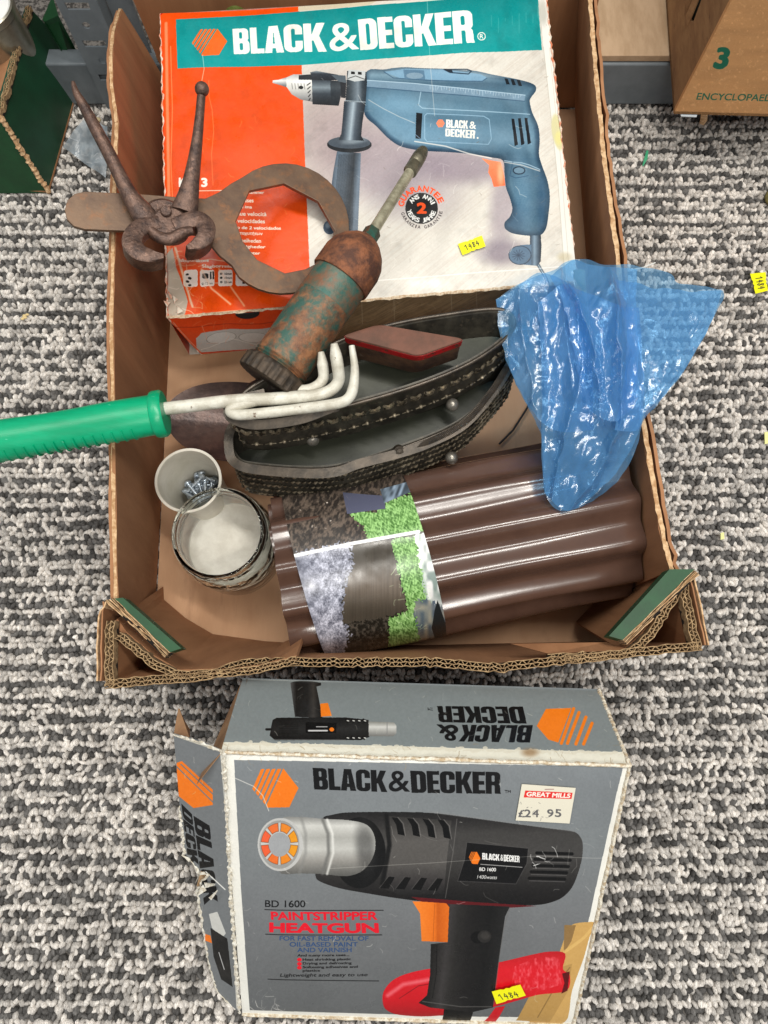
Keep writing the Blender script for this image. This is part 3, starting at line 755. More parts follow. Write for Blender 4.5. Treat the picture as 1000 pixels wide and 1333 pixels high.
# green bowl standing on the shelf behind the carton
tg = thing('green_jar', 'olive green glazed jar on the shelf behind the carton, at the top edge', 'jar', P(312, -8, SHZ))
base = P(306, -22, SHZ + .08); base.z = SHZ
m = MB(); m.lathe([(0, .022), (.004, .026), (.04, .034), (.07, .030), (.08, .026), (.082, .024), (.07, .022), (.02, .02)], base, base + Vector((0, 0, 1)), 36); m.build('jar_body', pm('olive_glaze', (.38, .44, .20), (.55, .58, .35), 60, .2, bump=.05), tg, 50)
# ================================================================== the orange drill box
def sm(pts, k=4):
    out = []; n = len(pts); p = [np.array(q, float) for q in pts]
    for i in range(n):
        a, b, c, d = p[i - 1], p[i], p[(i + 1) % n], p[(i + 2) % n]
        L = np.hypot(*(c - b)); 
        for j in range(k):
            t = j / k; m1 = (c - a) * .5; m2 = (d - b) * .5
            for m in (m1, m2):
                q = np.hypot(*m)
                if q > L: m *= L / q
            out.append(tuple((2*t**3-3*t*t+1)*b + (t**3-2*t*t+t)*m1 + (-2*t**3+3*t*t)*c + (t**3-t*t)*m2))
    return out
def mixc(a, b, t):
    return np.array(a) * (1 - t[..., None]) + np.array(b) * t[..., None]
def vgrad(stops):
    """colour by photo y, stops = [(y, rgb)]"""
    ys = [s[0] for s in stops]; cs = np.array([s[1] for s in stops], float)
    return lambda X, Y: np.stack([np.interp(Y, ys, cs[:, k]) for k in range(3)], -1)
def hgrad(stops, slope=0.0, y0=0):
    xs = [s[0] for s in stops]; cs = np.array([s[1] for s in stops], float)
    return lambda X, Y: np.stack([np.interp(X + slope * (Y - y0), xs, cs[:, k]) for k in range(3)], -1)
ORANGE = (.90, .295, .03); TEAL = (.0, .56, .56)
def paint_drill(fn, W, H):
    T = Print(fn, W, H, (.90, .885, .85))
    X, Y = T.X, T.Y
    # brushed backdrop
    t = (X * .78 + Y * .62); s2 = (X * -.62 + Y * .78)
    br = vnoise(t * .012 + 40, s2 * .75 + 20, 31) * .6 + vnoise(t * .03 + 40, s2 * 1.6 + 30, 32) * .4
    t2 = (X * .78 - Y * .62); s3 = (X * .62 + Y * .78)
    br = vnoise(t2 * .014 + 30, s3 * .7 + 5, 31) * .6 + vnoise(t2 * .03 + 40, s3 * 1.5 + 30, 32) * .4
    base = mixc((.875, .86, .82), (.66, .62, .575), np.clip((br - .3) * 1.4, 0, 1) * .6)
    T.a[:] = base
    sh = (.50, .44, .50)
    T.ell(500, 215, 90, 50, sh, .60, 25, .6); T.ell(600, 215, 60, 22, sh, .65, 5, .6); T.ell(655, 268, 16, 55, sh, .5, 5, .6)
    T.ell(420, 180, 40, 70, (.60, .52, .52), .5, 0, .7); T.ell(655, 328, 32, 16, (.45, .40, .46), .6, 0, .6); T.ell(470, 150, 60, 60, (.62, .55, .55), .35, 0, .8)
    T.a[:] = T.a * (.93 + .14 * np.clip(br, 0, 1))[..., None]
    # orange field
    T.poly([(195, -60), (386, -60), (389, 10), (393, 90), (397, 200), (403, 345), (409, 430), (200, 430)], ORANGE)
    T.poly([(388, -40), (560, -40), (480, 6), (388, 13)], (.80, .76, .66))
    T.poly([(195, -60), (500, -60), (388, 1), (300, 8), (215, 13), (195, 30)], (.72, .10, .06))
    # banner
    ban = [(229, 25), (388, 14), (560, 0), (700, -14), (703, 30), (706, 64), (600, 69), (480, 77), (390, 85), (300, 87), (231, 89)]
    T.poly(ban, vgrad([(-20, (.0, .47, .48)), (30, (.02, .55, .55)), (90, (.0, .60, .60))]))
    # emblem and wordmark
    T.emblem([(251, 74), (297, 71), (295, 37), (249, 39)], (.96, .40, .12))
    Wt = (.95, .94, .90)
    T.mask(logo_mask('BLACK'), [(304.5, 70.5), (428, 66.5), (426, 28.5), (302.5, 37.5)], Wt)
    T.mask(text_mask('&', 1, 96), [(429, 67.5), (468, 64.5), (465, 27), (426, 30)], Wt)
    T.mask(logo_mask('DECKER'), [(469, 65), (621, 55), (618, 12.5), (466, 25.5)], Wt)
    T.ell(627, 47, 5.4, 5.4, Wt, 1, inner=.8); T.text('R', 624.6, 50, 5, 6, Wt, bold=1)
    # ------------- the printed drill
    B1, B2, B3, BD = (.40, .58, .70), (.28, .46, .60), (.60, .75, .83), (.13, .26, .38)
    body = [(478, 92), (500, 90), (512, 88), (528, 87), (545, 88), (575, 89), (600, 91), (620, 92), (640, 96), (662, 100), (685, 105), (697, 110), (698, 117), (693, 124), (690, 130), (693, 145), (701, 163), (703, 182), (702, 200), (706, 215), (713, 235), (716, 256), (714, 280), (711, 297), (704, 306), (690, 307), (668, 304), (658, 298), (657, 290), (664, 282), (667, 272), (664, 258), (659, 244), (657, 225), (655, 208), (640, 204), (615, 200), (590, 198), (560, 197), (540, 195), (520, 190), (505, 180), (490, 165), (475, 150), (474, 120)]
    body = sm(body)
    T.poly(body, vgrad([(88, (.56, .68, .74)), (100, (.42, .54, .61)), (108, (.26, .38, .46)), (125, (.34, .47, .55)), (150, (.29, .42, .50)), (180, (.39, .52, .60)), (200, (.23, .35, .43)), (240, (.31, .44, .52)), (308, (.25, .37, .45))]))
    T.ell(585, 178, 70, 16, (.44, .60, .70), .6, 4, .7, body); T.ell(520, 150, 34, 28, (.46, .62, .72), .6, 30, .6, body)
    T.ell(680, 240, 10, 55, (.42, .58, .68), .55, -5, .8, body); T.ell(706, 265, 6, 45, BD, .45, 0, .8, body); T.ell(668, 285, 14, 18, BD, .35, 0, .8, body)
    T.line([(475, 150), (490, 166), (505, 181), (520, 190), (540, 195), (560, 197), (600, 199)], 5, BD, .55, body, 4)
    T.line([(700, 165), (702, 185), (701, 205)], 4, BD, .4, body, 4); T.ell(610, 94, 80, 3.5, (.80, .89, .93), .7, 4, .6, body)
    T.line(body + [body[0]], 2, (.07, .15, .22), .55, body, 6); T.ell(560, 140, 70, 8, (.50, .66, .75), .35, 5, .8, body); T.ell(690, 180, 5, 30, (.50, .66, .75), .4, -10, .8, body)
    # top spine, switch plate and vents
    T.poly([(500, 93), (528, 89), (575, 90), (625, 96), (634, 100), (628, 105), (600, 105), (520, 101)], (.48, .64, .75), .8)
    T.line([(500, 93), (512, 101), (560, 104), (600, 105), (628, 105), (634, 101)], .9, BD, .8)
    T.poly([(525, 90), (552, 91), (554, 103), (527, 102)], (.34, .47, .57)); T.ell(540, 98, 11, 4, (.50, .60, .67), .9)
    T.line([(578, 90), (586, 94), (610, 96), (614, 92), (608, 90), (590, 90), (578, 90)], 1.3, (.10, .18, .25)); T.poly([(578, 89), (588, 90), (590, 94), (583, 93)], (.08, .12, .17))
    for k in range(3):
        x = 657 + 8 * k; T.poly([(x, 101 + k), (x + 4, 101.5 + k), (x + 7, 109 + k), (x + 2.5, 109 + k)], (.06, .09, .12))
    # depth rod
    rod = [(476, 104), (540, 108), (610, 115), (684, 123), (683, 131), (610, 124), (540, 118), (476, 113)]
    T.poly(rod, (.45, .56, .64)); T.line([(476, 104), (540, 108), (610, 115), (684, 123)], 1, (.68, .78, .84)); T.line([(476, 113), (540, 118), (610, 124), (683, 131)], 1, (.2, .32, .42))
    r = random.Random(5)
    for k in range(34):
        x = 560 + k * 3.6; y = 109.5 + (x - 560) * .102
        T.line([(x, y + 1), (x + r.uniform(-1, 1), y + r.uniform(3, 7))], .7, (.72, .8, .85), .7)
    # panels
    T.line([(548, 119), (545, 136), (550, 140), (600, 143), (640, 145), (690, 148)], 1, (.68, .80, .87), .8)
    pan = [(556, 147), (630, 151), (637, 155), (640, 180), (636, 187), (556, 184), (553, 180), (553, 150)]
    T.line(pan + [pan[0]], .9, (.62, .76, .85), .8)
    T.emblem([(568, 165), (579, 165), (579, 155), (568, 155)], (.97, .52, .38), 0)
    T.mask(logo_mask('BLACK'), [(581, 165.5), (610, 167.5), (610, 157), (581, 155)], Wt); T.mask(text_mask('&', 1, 72), [(611, 167.5), (620, 168), (620, 158), (611, 157.5)], Wt)
    T.mask(logo_mask('DECKER'), [(580, 177), (619, 180), (620, 169.5), (580, 166.8)], Wt); T.ell(622, 179, 1.2, 1.2, Wt)
    T.poly([(542, 146), (550, 147), (548, 181), (541, 180)], (.05, .07, .09)); T.line([(541, 175), (548, 181)], .8, (.5, .6, .7))
    for k, x in enumerate((666, 674.5, 683)):
        T.poly([(x, 154 - k * .6), (x + 4, 154 - k * .6), (x + 9, 187 - k), (x + 4.5, 189 - k)], (.05, .07, .10)); T.line([(x + 4, 154), (x + 9, 187)], .6, (.6, .74, .84), .6)
    T.poly([(627, 205), (640, 208), (652, 210), (656, 225), (658, 241), (643, 243), (640, 232), (636, 224), (637, 214)], vgrad([(205, (.98, .55, .38)), (243, (.93, .42, .25))])); T.ell(652, 225, 4, 14, (1, .74, .58), .7, 0, .7)
    grip = [(658, 205), (700, 204), (708, 222), (714, 245), (714, 270), (708, 282), (690, 285), (672, 270), (668, 240)]
    sl = T.sub(grip); gx, gy = X[sl], Y[sl]; m = inpoly(gx, gy, grip)
    hat = (np.sin((gx + gy) * 3.4) * np.sin((gx - gy) * 3.4) > 0).astype(float); T.put(sl, m * hat, BD, .20)
    T.line([(657, 208), (668, 210), (680, 211), (690, 214), (703, 220)], 1, (.72, .82, .88), .8)
    T.ell(676, 221, 8.4, 5.6, (.12, .2, .27)); T.ell(676, 221, 6.6, 4, (.40, .52, .6)); T.line([(668, 210), (664, 228), (672, 231), (688, 228)], .9, BD, .7)
    # cord and strain relief
    T.poly([(690, 307), (704, 306), (705, 320), (704, 340), (700, 346), (690, 345)], hgrad([(690, (.16, .22, .28)), (696, (.48, .57, .64)), (704, (.10, .15, .2))]))
    T.ell(677, 332, 15, 12.5, (.34, .44, .53)); T.poly([(677, 319), (692, 318), (692, 345), (677, 344)], (.34, .44, .53)); T.ell(677, 332, 15, 12.5, (.15, .2, .26), .8, inner=.92)
    for k in range(6):
        a = k * math.pi / 6 + .2; T.line([(675 - 8 * math.cos(a), 332 - 7 * math.sin(a)), (675 + 8 * math.cos(a), 332 + 7 * math.sin(a))], .9, (.16, .22, .3), .7)
    T.line([(701, 345), (705, 352), (710, 360), (716, 372)], 4, (.25, .32, .38)); T.line([(701, 345), (705, 352), (710, 360), (716, 372)], 1.2, (.6, .68, .72))
    # collar, side handle
    T.poly([(452, 92), (477, 93), (478, 106), (476, 134), (450, 132)], hgrad([(449, (.10, .12, .14)), (458, (.26, .30, .33)), (466, (.45, .50, .54)), (472, (.20, .24, .27)), (478, (.12, .15, .18))]))
    T.poly([(454, 90), (476, 92), (475, 104), (462, 106), (452, 103)], (.74, .76, .76)); T.poly([(457, 92.5), (462, 93), (462, 96.5), (457, 96)], (.08, .08, .08)); T.poly([(466, 93), (471, 93.5), (471, 97), (466, 96.6)], (.08, .08, .08)); T.line([(453, 102), (463, 98.5), (475, 103)], .9, (.2, .2, .2))
    post = [(448, 132), (476, 134), (472, 160), (470, 182), (444, 180), (446, 160)]
    PG = [(442, (.08, .10, .12)), (450, (.20, .24, .28)), (459, (.62, .68, .72)), (464, (.30, .34, .38)), (476, (.06, .08, .10))]
    T.poly(post, hgrad(PG, .1, 150)); T.line([(449, 131), (476, 133)], 1.1, (.55, .6, .63))
    gripp = [(439, 198), (470, 200), (469, 230), (466, 300), (428, 300), (430, 255), (434, 225)]
    T.poly(gripp, hgrad([(426, (.45, .55, .64)), (433, (.16, .20, .25)), (440, (.34, .40, .46)), (452, (.30, .35, .40)), (462, (.16, .19, .22)), (470, (.40, .46, .52))], .10, 200))
    sl = T.sub(gripp); gx, gy = X[sl], Y[sl]; m = inpoly(gx, gy, [(441, 202), (462, 202), (459, 300), (433, 300)])
    T.put(sl, m * (np.sin((gx + gy) * 3.0) * np.sin((gx - gy) * 3.0) > 0), (.05, .07, .09), .5)
    T.ell(455, 189, 29, 10.5, (.07, .09, .11)); T.ell(455, 186.5, 27.5, 8, (.25, .29, .33)); T.ell(462, 184, 15, 4, (.62, .67, .7), .6, -8, .6); T.poly([(444, 176), (470, 177), (474, 184), (441, 183)], hgrad(PG, .1, 150))
    T.ell(429, 296, 8, 9, (.20, .28, .36)); T.ell(427, 293, 3.5, 4, (.6, .68, .73), .8, 0, .6)
    # chuck
    T.poly([(355, 104.5), (362, 104), (373, 101), (374, 114), (362, 110), (355, 108)], vgrad([(100, (.50, .52, .53)), (105, (.93, .93, .92)), (110, (.55, .56, .57)), (115, (.3, .3, .3))]))
    T.poly([(373, 101), (382, 97), (408, 97), (408, 133), (392, 130), (380, 123), (373, 113)], vgrad([(96, (.65, .66, .66)), (106, (.95, .95, .93)), (116, (.80, .80, .78)), (126, (.60, .6, .6)), (134, (.4, .4, .4))]))
    T.poly([(389, 98), (404, 97), (412, 96), (412, 104), (389, 104)], (.16, .17, .18))
    for k in range(5): T.line([(400 + .6 * k, 111 + 5 * k), (404, 108 + 5 * k)], 1.2, (.1, .1, .1)); T.line([(380 + 4 * k, 109), (381 + 4 * k, 116)], .8, (.3, .3, .3), .7)
    T.ell(392, 114, 3, 2.2, (.1, .1, .1))
    T.poly([(404, 94), (412, 92), (440, 97), (441, 104), (406, 106)], vgrad([(92, (.55, .6, .63)), (96, (.2, .22, .25)), (106, (.12, .13, .15))]))
    T.poly([(406, 104), (443, 105), (445, 120), (441, 138), (407, 136)], vgrad([(104, (.20, .23, .26)), (114, (.48, .53, .56)), (122, (.22, .25, .28)), (138, (.08, .09, .1))]))
    T.poly([(430, 105), (443, 105), (445, 120), (441, 138), (431, 137)], (.13, .15, .17), .7)
    T.poly([(443, 103), (451, 104), (450, 128), (444, 127)], (.12, .13, .15)); T.poly([(431, 97), (450, 98), (451, 108), (441, 106)], (.32, .36, .39))
    # guarantee roundel
    gx0, gy0 = 549, 271
    T.ell(gx0, gy0, 21.2, 20.2, (.08, .08, .08)); T.ell(gx0, gy0, 12.0, 11.6, (.08, .08, .08))
    T.text('2', 542.2, 278.6, 14, 15.5, (.96, .33, .10), bold=4, H=72) if False else T.mask(text_mask('2', 4), [(542, 278.5), (556, 278.5), (556, 263), (542, 263)], (.96, .33, .10))
    def ring(txt, R, a0, a1, h, col, flip=False, bold=1, wd=.8):
        n = len(txt)
        for k, ch in enumerate(txt):
            if ch == ' ': continue
            a = math.radians(a0 + (a1 - a0) * (k + .5) / n); cx = gx0 + R * math.sin(a); cy = gy0 - R * math.cos(a) * .96
            ca, sa = math.cos(a), math.sin(a)
            if flip: ca, sa = -ca, -sa
            ww = h * wd * (.5 if ch in 'I.' else 1); q = []
            for u, v in ((-.5, -.5), (.5, -.5), (.5, .5), (-.5, .5)):
                x = u * ww; y = -v * h; q.append((cx + x * ca - y * sa, cy + x * sa + y * ca))
            T.mask(text_mask(ch, bold), q, col)
    ring('ANS ANNI', 16.4, -62, 72, 6.4, (.95, .95, .93), bold=3); ring('YEARS JAHRE', 16.4, 262, 104, 6.4, (.95, .95, .93), True, 3)
    ring('GUARANTEE', 27, -86, 74, 8.4, (.97, .30, .08), bold=3, wd=.9); ring('GARANZIA GARANTIE', 25.5, 258, 98, 4.6, (.25, .22, .22), True, 2)
    # orange panel lettering
    T.mask(text_mask('K', 4), [(232, 243), (242, 243), (242, 230), (232, 230)], Wt); T.mask(text_mask('3', 4), [(261, 243), (270, 243), (270, 230), (261, 230)], Wt)
    T.line([(232, 248), (292, 247)], 1, Wt, .9)
    for t_, x, y, wdt in (('Two speed hammer', 292, 252, 52), ('Deux vitesses', 290, 262, 40), ('Zwei Gänge ima', 284, 271, 44), ('a due velocità', 302, 280, 45), ('de dos velocidades', 286, 289, 59), ('com função de 2 velocidades', 276, 298, 90), ('δύο ταχυτήτων', 300, 306, 42), ('twee snelheden', 294, 315, 46), ('to hastigheder', 296, 323.5, 50), ('to hastigheter', 294, 332, 45), ('Slagborrmaskin 2', 262, 349, 62), ('Iskuporakone', 232, 341, 40)):
        T.text(t_, x, y, wdt, 5.6, Wt, .95, -1.5, bold=2)
    # little white symbol tiles
    for k, x in enumerate((238, 260, 284, 307)):
        T.poly(rrect(x, 350 + k * .6, x + 19, 372 + k * .3, 3), (.93, .87, .83))
    T.text('Ø 13mm', 262, 370, 15, 3.4, (.1, .1, .1), bold=1); T.poly(rrect(263, 355, 271, 362, 2), (.1, .1, .1)); T.poly(rrect(273, 353, 275, 363), (.1, .1, .1)); T.poly(rrect(276.5, 353, 278.5, 363), (.1, .1, .1))
    for j, tt in enumerate(('16mm', '10mm', '25mm')): T.text(tt, 292, 358 + 5.5 * j, 10, 3.2, (.1, .1, .1), bold=1); T.ell(288, 356 + 5.5 * j, 1.8, 1.5, (.1, .1, .1))
    for j in range(4): T.ell(243 + 3 * (j % 2), 356 + 4.5 * j, 2.2, 1.6, (.15, .12, .1))
    T.poly(rrect(312, 354, 322, 357), (.1, .1, .1)); T.poly(rrect(316, 354, 319.5, 370), (.1, .1, .1))
    # ------------- wear
    T.a *= (.955 + .09 * fbm(X * .015, Y * .015, 44))[..., None]; T.a *= (1 - .10 * np.clip(fbm(X * .05, Y * .05, 45) - .60, 0, 1) * 3)[..., None]; T.grain(.025, 3, .6)
    wc = (.93, .90, .86)
    T.line([(264, 72), (266, 90), (263, 105)], .8, wc, .7); T.line([(272, 105), (272, 125), (276, 142), (278, 170), (275, 200), (277, 240)], 1.0, (1, .50, .3), .8)
    T.line([(480, 130), (500, 142), (520, 152), (540, 160)], 1, wc, .5); T.line([(540, 184), (580, 190), (610, 199), (640, 205)], 1.6, wc, .75); T.line([(657, 210), (680, 214), (703, 222)], 1.4, wc, .6)
    T.line([(222, 60), (224, 140), (222, 210), (226, 300), (228, 360)], 1.4, (1, .62, .45), .6); T.line([(216, 30), (217, 130), (219, 250), (219, 400)], 3.2, (1, .72, .6), .55, soft=1)
    T.scratches(40, (215, 110, 400, 400), (1, .62, .45), 12, 3, 12, .6, .7); T.scratches(14, (225, 255, 300, 400), wc, 14, 8, 40, .75, 1.2); T.scratches(50, (400, 10, 745, 370), (.97, .96, .93), 15, 3, 18, .5, .7)
    T.scratches(26, (400, 90, 745, 370), (.45, .40, .36), 18, 1, 5, .6, .8)
    T.line([(400, 372), (480, 366), (600, 356), (690, 350), (735, 347)], 1.4, (.99, .98, .96), .5); T.line([(556, -5), (560, 80), (566, 150)], .7, wc, .5)
    for k in range(10): T.line([(640 + 9 * k, 20 + 4 * math.sin(k)), (640 + 9 * k, 34 + 9 * math.sin(k * 2))], .5, wc, .3)
    # bare white right border with old tape
    T.poly([(700, -30), (724, -30), (738, 80), (748, 200), (760, 400), (742, 400), (733, 330), (727, 240), (718, 150), (708, 60)], (.90, .895, .865), .93)
    T.line([(708, 60), (718, 150), (727, 240), (733, 330), (737, 380)], 1, (.70, .68, .63), .6); T.line([(716, 60), (730, 200), (740, 340)], .8, (.6, .58, .54), .4)
    T.ell(727, 170, 8, 24, (.82, .80, .62), .95, -8, .15); T.ell(728, 178, 5, 9, (.88, .85, .55), .7, 0, .4); T.ell(707, 15, 6, 16, (.72, .72, .68), .8, -4, .5); T.ell(735, 335, 9, 6, (.70, .65, .5), .5, 0, .6)
    T.scratches(16, (700, 0, 750, 360), (.55, .5, .45), 25, 2, 8, .6, .7)
    # crushed bottom-left corner, print worn off
    T.poly([(215, 330), (224, 322), (228, 345), (238, 372), (244, 392), (240, 408), (222, 415), (214, 400)], (.74, .72, .66), .95)
    T.line([(228, 322), (238, 360), (250, 398)], 2, (.93, .84, .75), .8, soft=1); T.line([(262, 350), (275, 375), (300, 396)], 1.4, (1, .85, .75), .7, soft=1); T.line([(285, 350), (305, 380), (318, 398)], 1.2, (1, .85, .75), .6, soft=1)
    T.line([(222, 411), (300, 405), (375, 400)], 2.2, (.88, .78, .68), .8); T.scratches(30, (215, 320, 270, 410), (.95, .88, .82), 33, 4, 20, .7, 1)
    return T
def sticker(pq, n, text, parent_or_none, label, name='price_sticker', up=.0012):
    """hand-numbered yellow price sticker; pq = 4 world corners BL,BR,TR,TL"""
    bl, br, tr, tl = [Vector(p) for p in pq]
    fn = lambda u, v: (np.array(bl)[None, None] * (1 - u)[..., None] + np.array(br) * u[..., None]) * (1 - v)[..., None] + (np.array(tl)[None, None] * (1 - u)[..., None] + np.array(tr) * u[..., None]) * v[..., None]
    T = Print(fn, 220, 110, YEL)
    q = lambda a, b: tuple(float(z) for z in proj(np.array(bl.lerp(br, a).lerp(tl.lerp(tr, a), b))))
    INK = (.12, .12, .16)
    STR = {'1': [[(.1, .75), (.45, 1), (.5, 0)]], '4': [[(.45, 1), (.1, .45), (.75, .40)], [(.6, .75), (.55, 0)]], '8': [[(.75, .85), (.3, 1), (.2, .75), (.7, .3), (.4, 0), (.1, .25), (.75, .85)]]}
    x = .20
    for ch in text:
        for st_ in STR[ch]: T.line([q(x + .15 * a, .28 + .42 * b) for a, b in st_], .9, INK)
        x += .16
    T.grain(.02, 5, 1)
    m = MB(); k = []; N = 10
    for i in range(N + 1):
        u = i / N
        notch = .07 if i in (4, 6) else 0
        a = bl.lerp(br, u); b = tl.lerp(tr, u); k.append((a.lerp(b, notch), b.lerp(a, notch)))
    vs = [];
    for a, b in k: vs += [a + n * up, b + n * up, a + n * (up - .0003), b + n * (up - .0003)]
    fs = []
    for i in range(N):
        a = 4 * i; fs += [(a, a + 4, a + 5, a + 1), (a + 2, a + 3, a + 7, a + 6), (a, a + 2, a + 6, a + 4), (a + 1, a + 5, a + 7, a + 3)]
    m.add(vs, fs)
    o = m.build(name, im_mat('yellow_sticker', T.image('sticker'), .5, .03), parent_or_none, uv=lambda p: ((p - bl).dot(br - bl) / (br - bl).length_squared, (p - bl).dot(tl - bl) / (tl - bl).length_squared))
    if label and parent_or_none is None: tag(o, label, 'sticker')
    return o
def build_drill_box():
    bl = P(217, 411, .135); br = P(752, 364, .148); tl = P(207, 18, .170)
    pl = Plane(bl, br, tl); TL = pl.at(208, 16); TR = pl.at(711, -12); BR = pl.at(752, 365); BL = pl.at(217, 412)
    n = pl.N; TH = .082
    root = thing('drill_box', 'orange and white printed power drill box with teal banner, lying in the carton', 'box', P(480, 250, .006))
    ux = (BR - BL).normalized(); uy = n.cross(ux)
    def loc(p): d = p - BL; return d.dot(ux), d.dot(uy)
    xs = [loc(p) for p in (TL, TR, BR, BL)]; x0 = min(p[0] for p in xs); x1 = max(p[0] for p in xs); y0 = min(p[1] for p in xs); y1 = max(p[1] for p in xs)
    fn = lambda u, v: np.array(BL)[None, None] + np.array(ux) * (x0 + u * (x1 - x0))[..., None] + np.array(uy) * (y0 + v * (y1 - y0))[..., None]
    T = paint_drill(fn, 1300, 1060)
    mat = im_mat('drill_box_print', T.image('drill_box_front'), .30, .22)
    # slightly warped top sheet with dented edge
    m = MB(); NX, NY = 48, 36; vs = []; fs = []
    for j in range(NY + 1):
        v = j / NY
        for i in range(NX + 1):
            u = i / NX; p = BL.lerp(BR, u).lerp(TL.lerp(TR, u), v)
            e = min(u, 1 - u, v, 1 - v); d = -.0022 * math.exp(-e * 60) + .0011 * math.sin(7 * u + 3 * v) * math.sin(5 * v + 2) + .0009 * (float(vnoise(np.array(u * 9 + 5), np.array(v * 9 + 5), 2)) - .5) * 2
            cr = max(0, 1 - math.hypot(u - .02, v - .1) / .16); d -= .006 * cr * (.6 + .4 * math.sin(u * 120 + v * 60))
            vs.append(p + n * d)
    W = NX + 1
    for j in range(NY):
        for i in range(NX): a = j * W + i; fs.append((a, a + 1, a + W + 1, a + W))
    m.add(vs, fs)
    f = m.build('front_panel', mat, root, uv=lambda p: ((loc(p)[0] - x0) / (x1 - x0), (loc(p)[1] - y0) / (y1 - y0)), fixn=False, smooth=30)
    dn = Vector((0, 0, -1)); lo = .045
    def down(p, o=Vector()): q = p.copy() + o; q.z = lo; return q
    # side facing the photographer: the print folds over it
    a, b = BL, BR; fa = P(262, 461, lo + .004); fb = down(BR, Vector((0, .006, 0)))
    fn2 = lambda u, v: (np.array(fa)[None, None] * (1 - u)[..., None] + np.array(fb) * u[..., None]) * (1 - v)[..., None] + (np.array(a)[None, None] * (1 - u)[..., None] + np.array(b) * u[..., None]) * v[..., None]
    S = Print(fn2, 1100, 200, (.95, .30, .09))
    S.a *= (1 - .0 * S.X)[..., None]
    sp = [(400, 380), (408, 470), (800, 470), (800, 330)]
    gr = vnoise(S.X * .06 + 9, (S.Y + S.X * .5) * 1.1 + 9, 6)
    sl = S.sub(sp); S.put(sl, inpoly(S.X[sl], S.Y[sl], sp).astype(float), mixc((.58, .50, .37), (.42, .35, .26), gr[sl]))
    for x in (470, 512, 587, 620, 660): S.line([(x, 370), (x + 2, 420)], .9, (.75, .70, .60), .6)
    S.poly([(255, 437), (262, 430), (345, 424), (372, 423), (372, 452), (262, 458), (256, 452)], (.80, .80, .79))
    for k in range(3): S.ell(288 + 42 * k, 438 - k, 20, 7.5, (.88, .88, .87), .9, -3, .1); S.ell(288 + 42 * k, 438 - k, 20, 7.5, (.60, .60, .58), .8, -3, .0, inner=.93)
    S.line([(262, 454), (300, 440), (345, 450), (380, 432)], 1, (.95, .95, .93), .8); S.line([(225, 418), (262, 458)], 1.2, (.95, .7, .6), .8); S.line([(228, 424), (380, 416)], 1.0, (.7, .15, .05), .7); S.line([(262, 459), (372, 453)], 1, (.75, .16, .06), .8)
    S.scratches(40, (215, 405, 400, 462), (.98, .75, .65), 41, 3, 18, .7, .8); S.scratches(30, (400, 370, 760, 430), (.75, .70, .6), 43, 3, 14, .5, .7); S.grain(.03, 8, .5)
    m = MB(); N = 24; M = 6; vs = []; fs = []
    for j in range(M + 1):
        for i in range(N + 1):
            u = i / N; v = j / M; vs.append(fa.lerp(fb, u).lerp(a.lerp(b, u) - n * .0022, v) + Vector((0, -.0016 * math.sin(v * 3.1) * (1 + math.sin(u * 40)), 0)))
    for j in range(M):
        for i in range(N): q = j * (N + 1) + i; fs.append((q, q + 1, q + N + 2, q + N + 1))
    m.add(vs, fs); L0 = (b - a).length; UVs = {tuple(v): ((k % (N + 1)) / N, (k // (N + 1)) / M) for k, v in enumerate(vs)}
    m.build('side_panel', im_mat('drill_box_side', S.image('drill_box_side'), .35, .3), root, uv=lambda p: UVs[tuple(p)], fixn=False, smooth=30)
    side = pm('box_card_white', (.82, .80, .76), (.70, .66, .60), 50, .6, bump=.2)
    org = pm('box_card_orange', (.93, .30, .10), (.85, .24, .06), 50, .4, bump=.2)
    for (p, q, mt, nm) in ((BR, TR, side, 'end_panel'), (TR, TL, side, 'back_panel'), (TL, BL, org, 'end_panel')):
        m = MB(); m.add([p - n * .002, q - n * .002, down(q), down(p)] if nm != 'x' else [], [(0, 1, 2, 3)]); m.build(nm, mt, root)
    m = MB(); m.add([down(p) for p in (BL, BR, TR, TL)], [(0, 1, 2, 3)]); m.build('base_panel', side, root)
    r = random.Random(31); WT = pm('drill_box_worn_edge', (.90, .87, .80), (.85, .50, .35), 120, .85, bump=.5)
    for a_, b_, nm, k in ((TL, BL, 'worn_edge', 90), (TR, BR, 'worn_edge', 80), (BL, fa, 'worn_edge', 24)):
        m = MB(); m.tube([a_.lerp(b_, j / k) + Vector((r.gauss(0, .0005), r.gauss(0, .0005), 0)) - n * .0022 for j in range(k + 1)], [.0008 * r.uniform(.3, 1.8) for _ in range(k + 1)], 5); m.build(nm, WT, root)
    m = MB()
    for x, y in ((218, 398), (224, 404), (230, 392), (221, 385), (236, 405)):
        c = pl.at(x, y, -.004); q = [pl.at(x + r.uniform(-8, 8), y + r.uniform(-8, 8), -.003 + r.uniform(0, .005)) for _ in range(4)]; m.prism(q, n * .0003)
    m.build('torn_corner', WT, root)
    # worn paper edge along the fold and the thumb notch
    m = MB(); r = random.Random(2); pts = [a.lerp(b, k / 90) + Vector((0, -.0006 + r.gauss(0, .0004), 0)) - n * (.0012 + abs(r.gauss(0, .0005))) for k in range(91)]
    m.tube(pts, [(.0012 + r.uniform(0, .0008), .0008) for _ in pts], 5); m.build('worn_fold', pm('worn_paper', (.86, .80, .70), (.70, .58, .45), 300, .9, bump=.5), root)
    m = MB(); c0 = pl.at(322, 404); k = []
    for j in range(11): t = math.pi * j / 10; k.append(c0 + ux * (.0125 * math.cos(t)) + Vector((0, -.0030, -.001)) + Vector((0, -.001, -.0095)) * math.sin(t))
    m.prism(k, (0, .001, 0)); m.build('thumb_notch', pm('notch_shade', (.10, .08, .07), rough=.9, bump=0), root)  # solid dark plate paints the shade of the notch opening
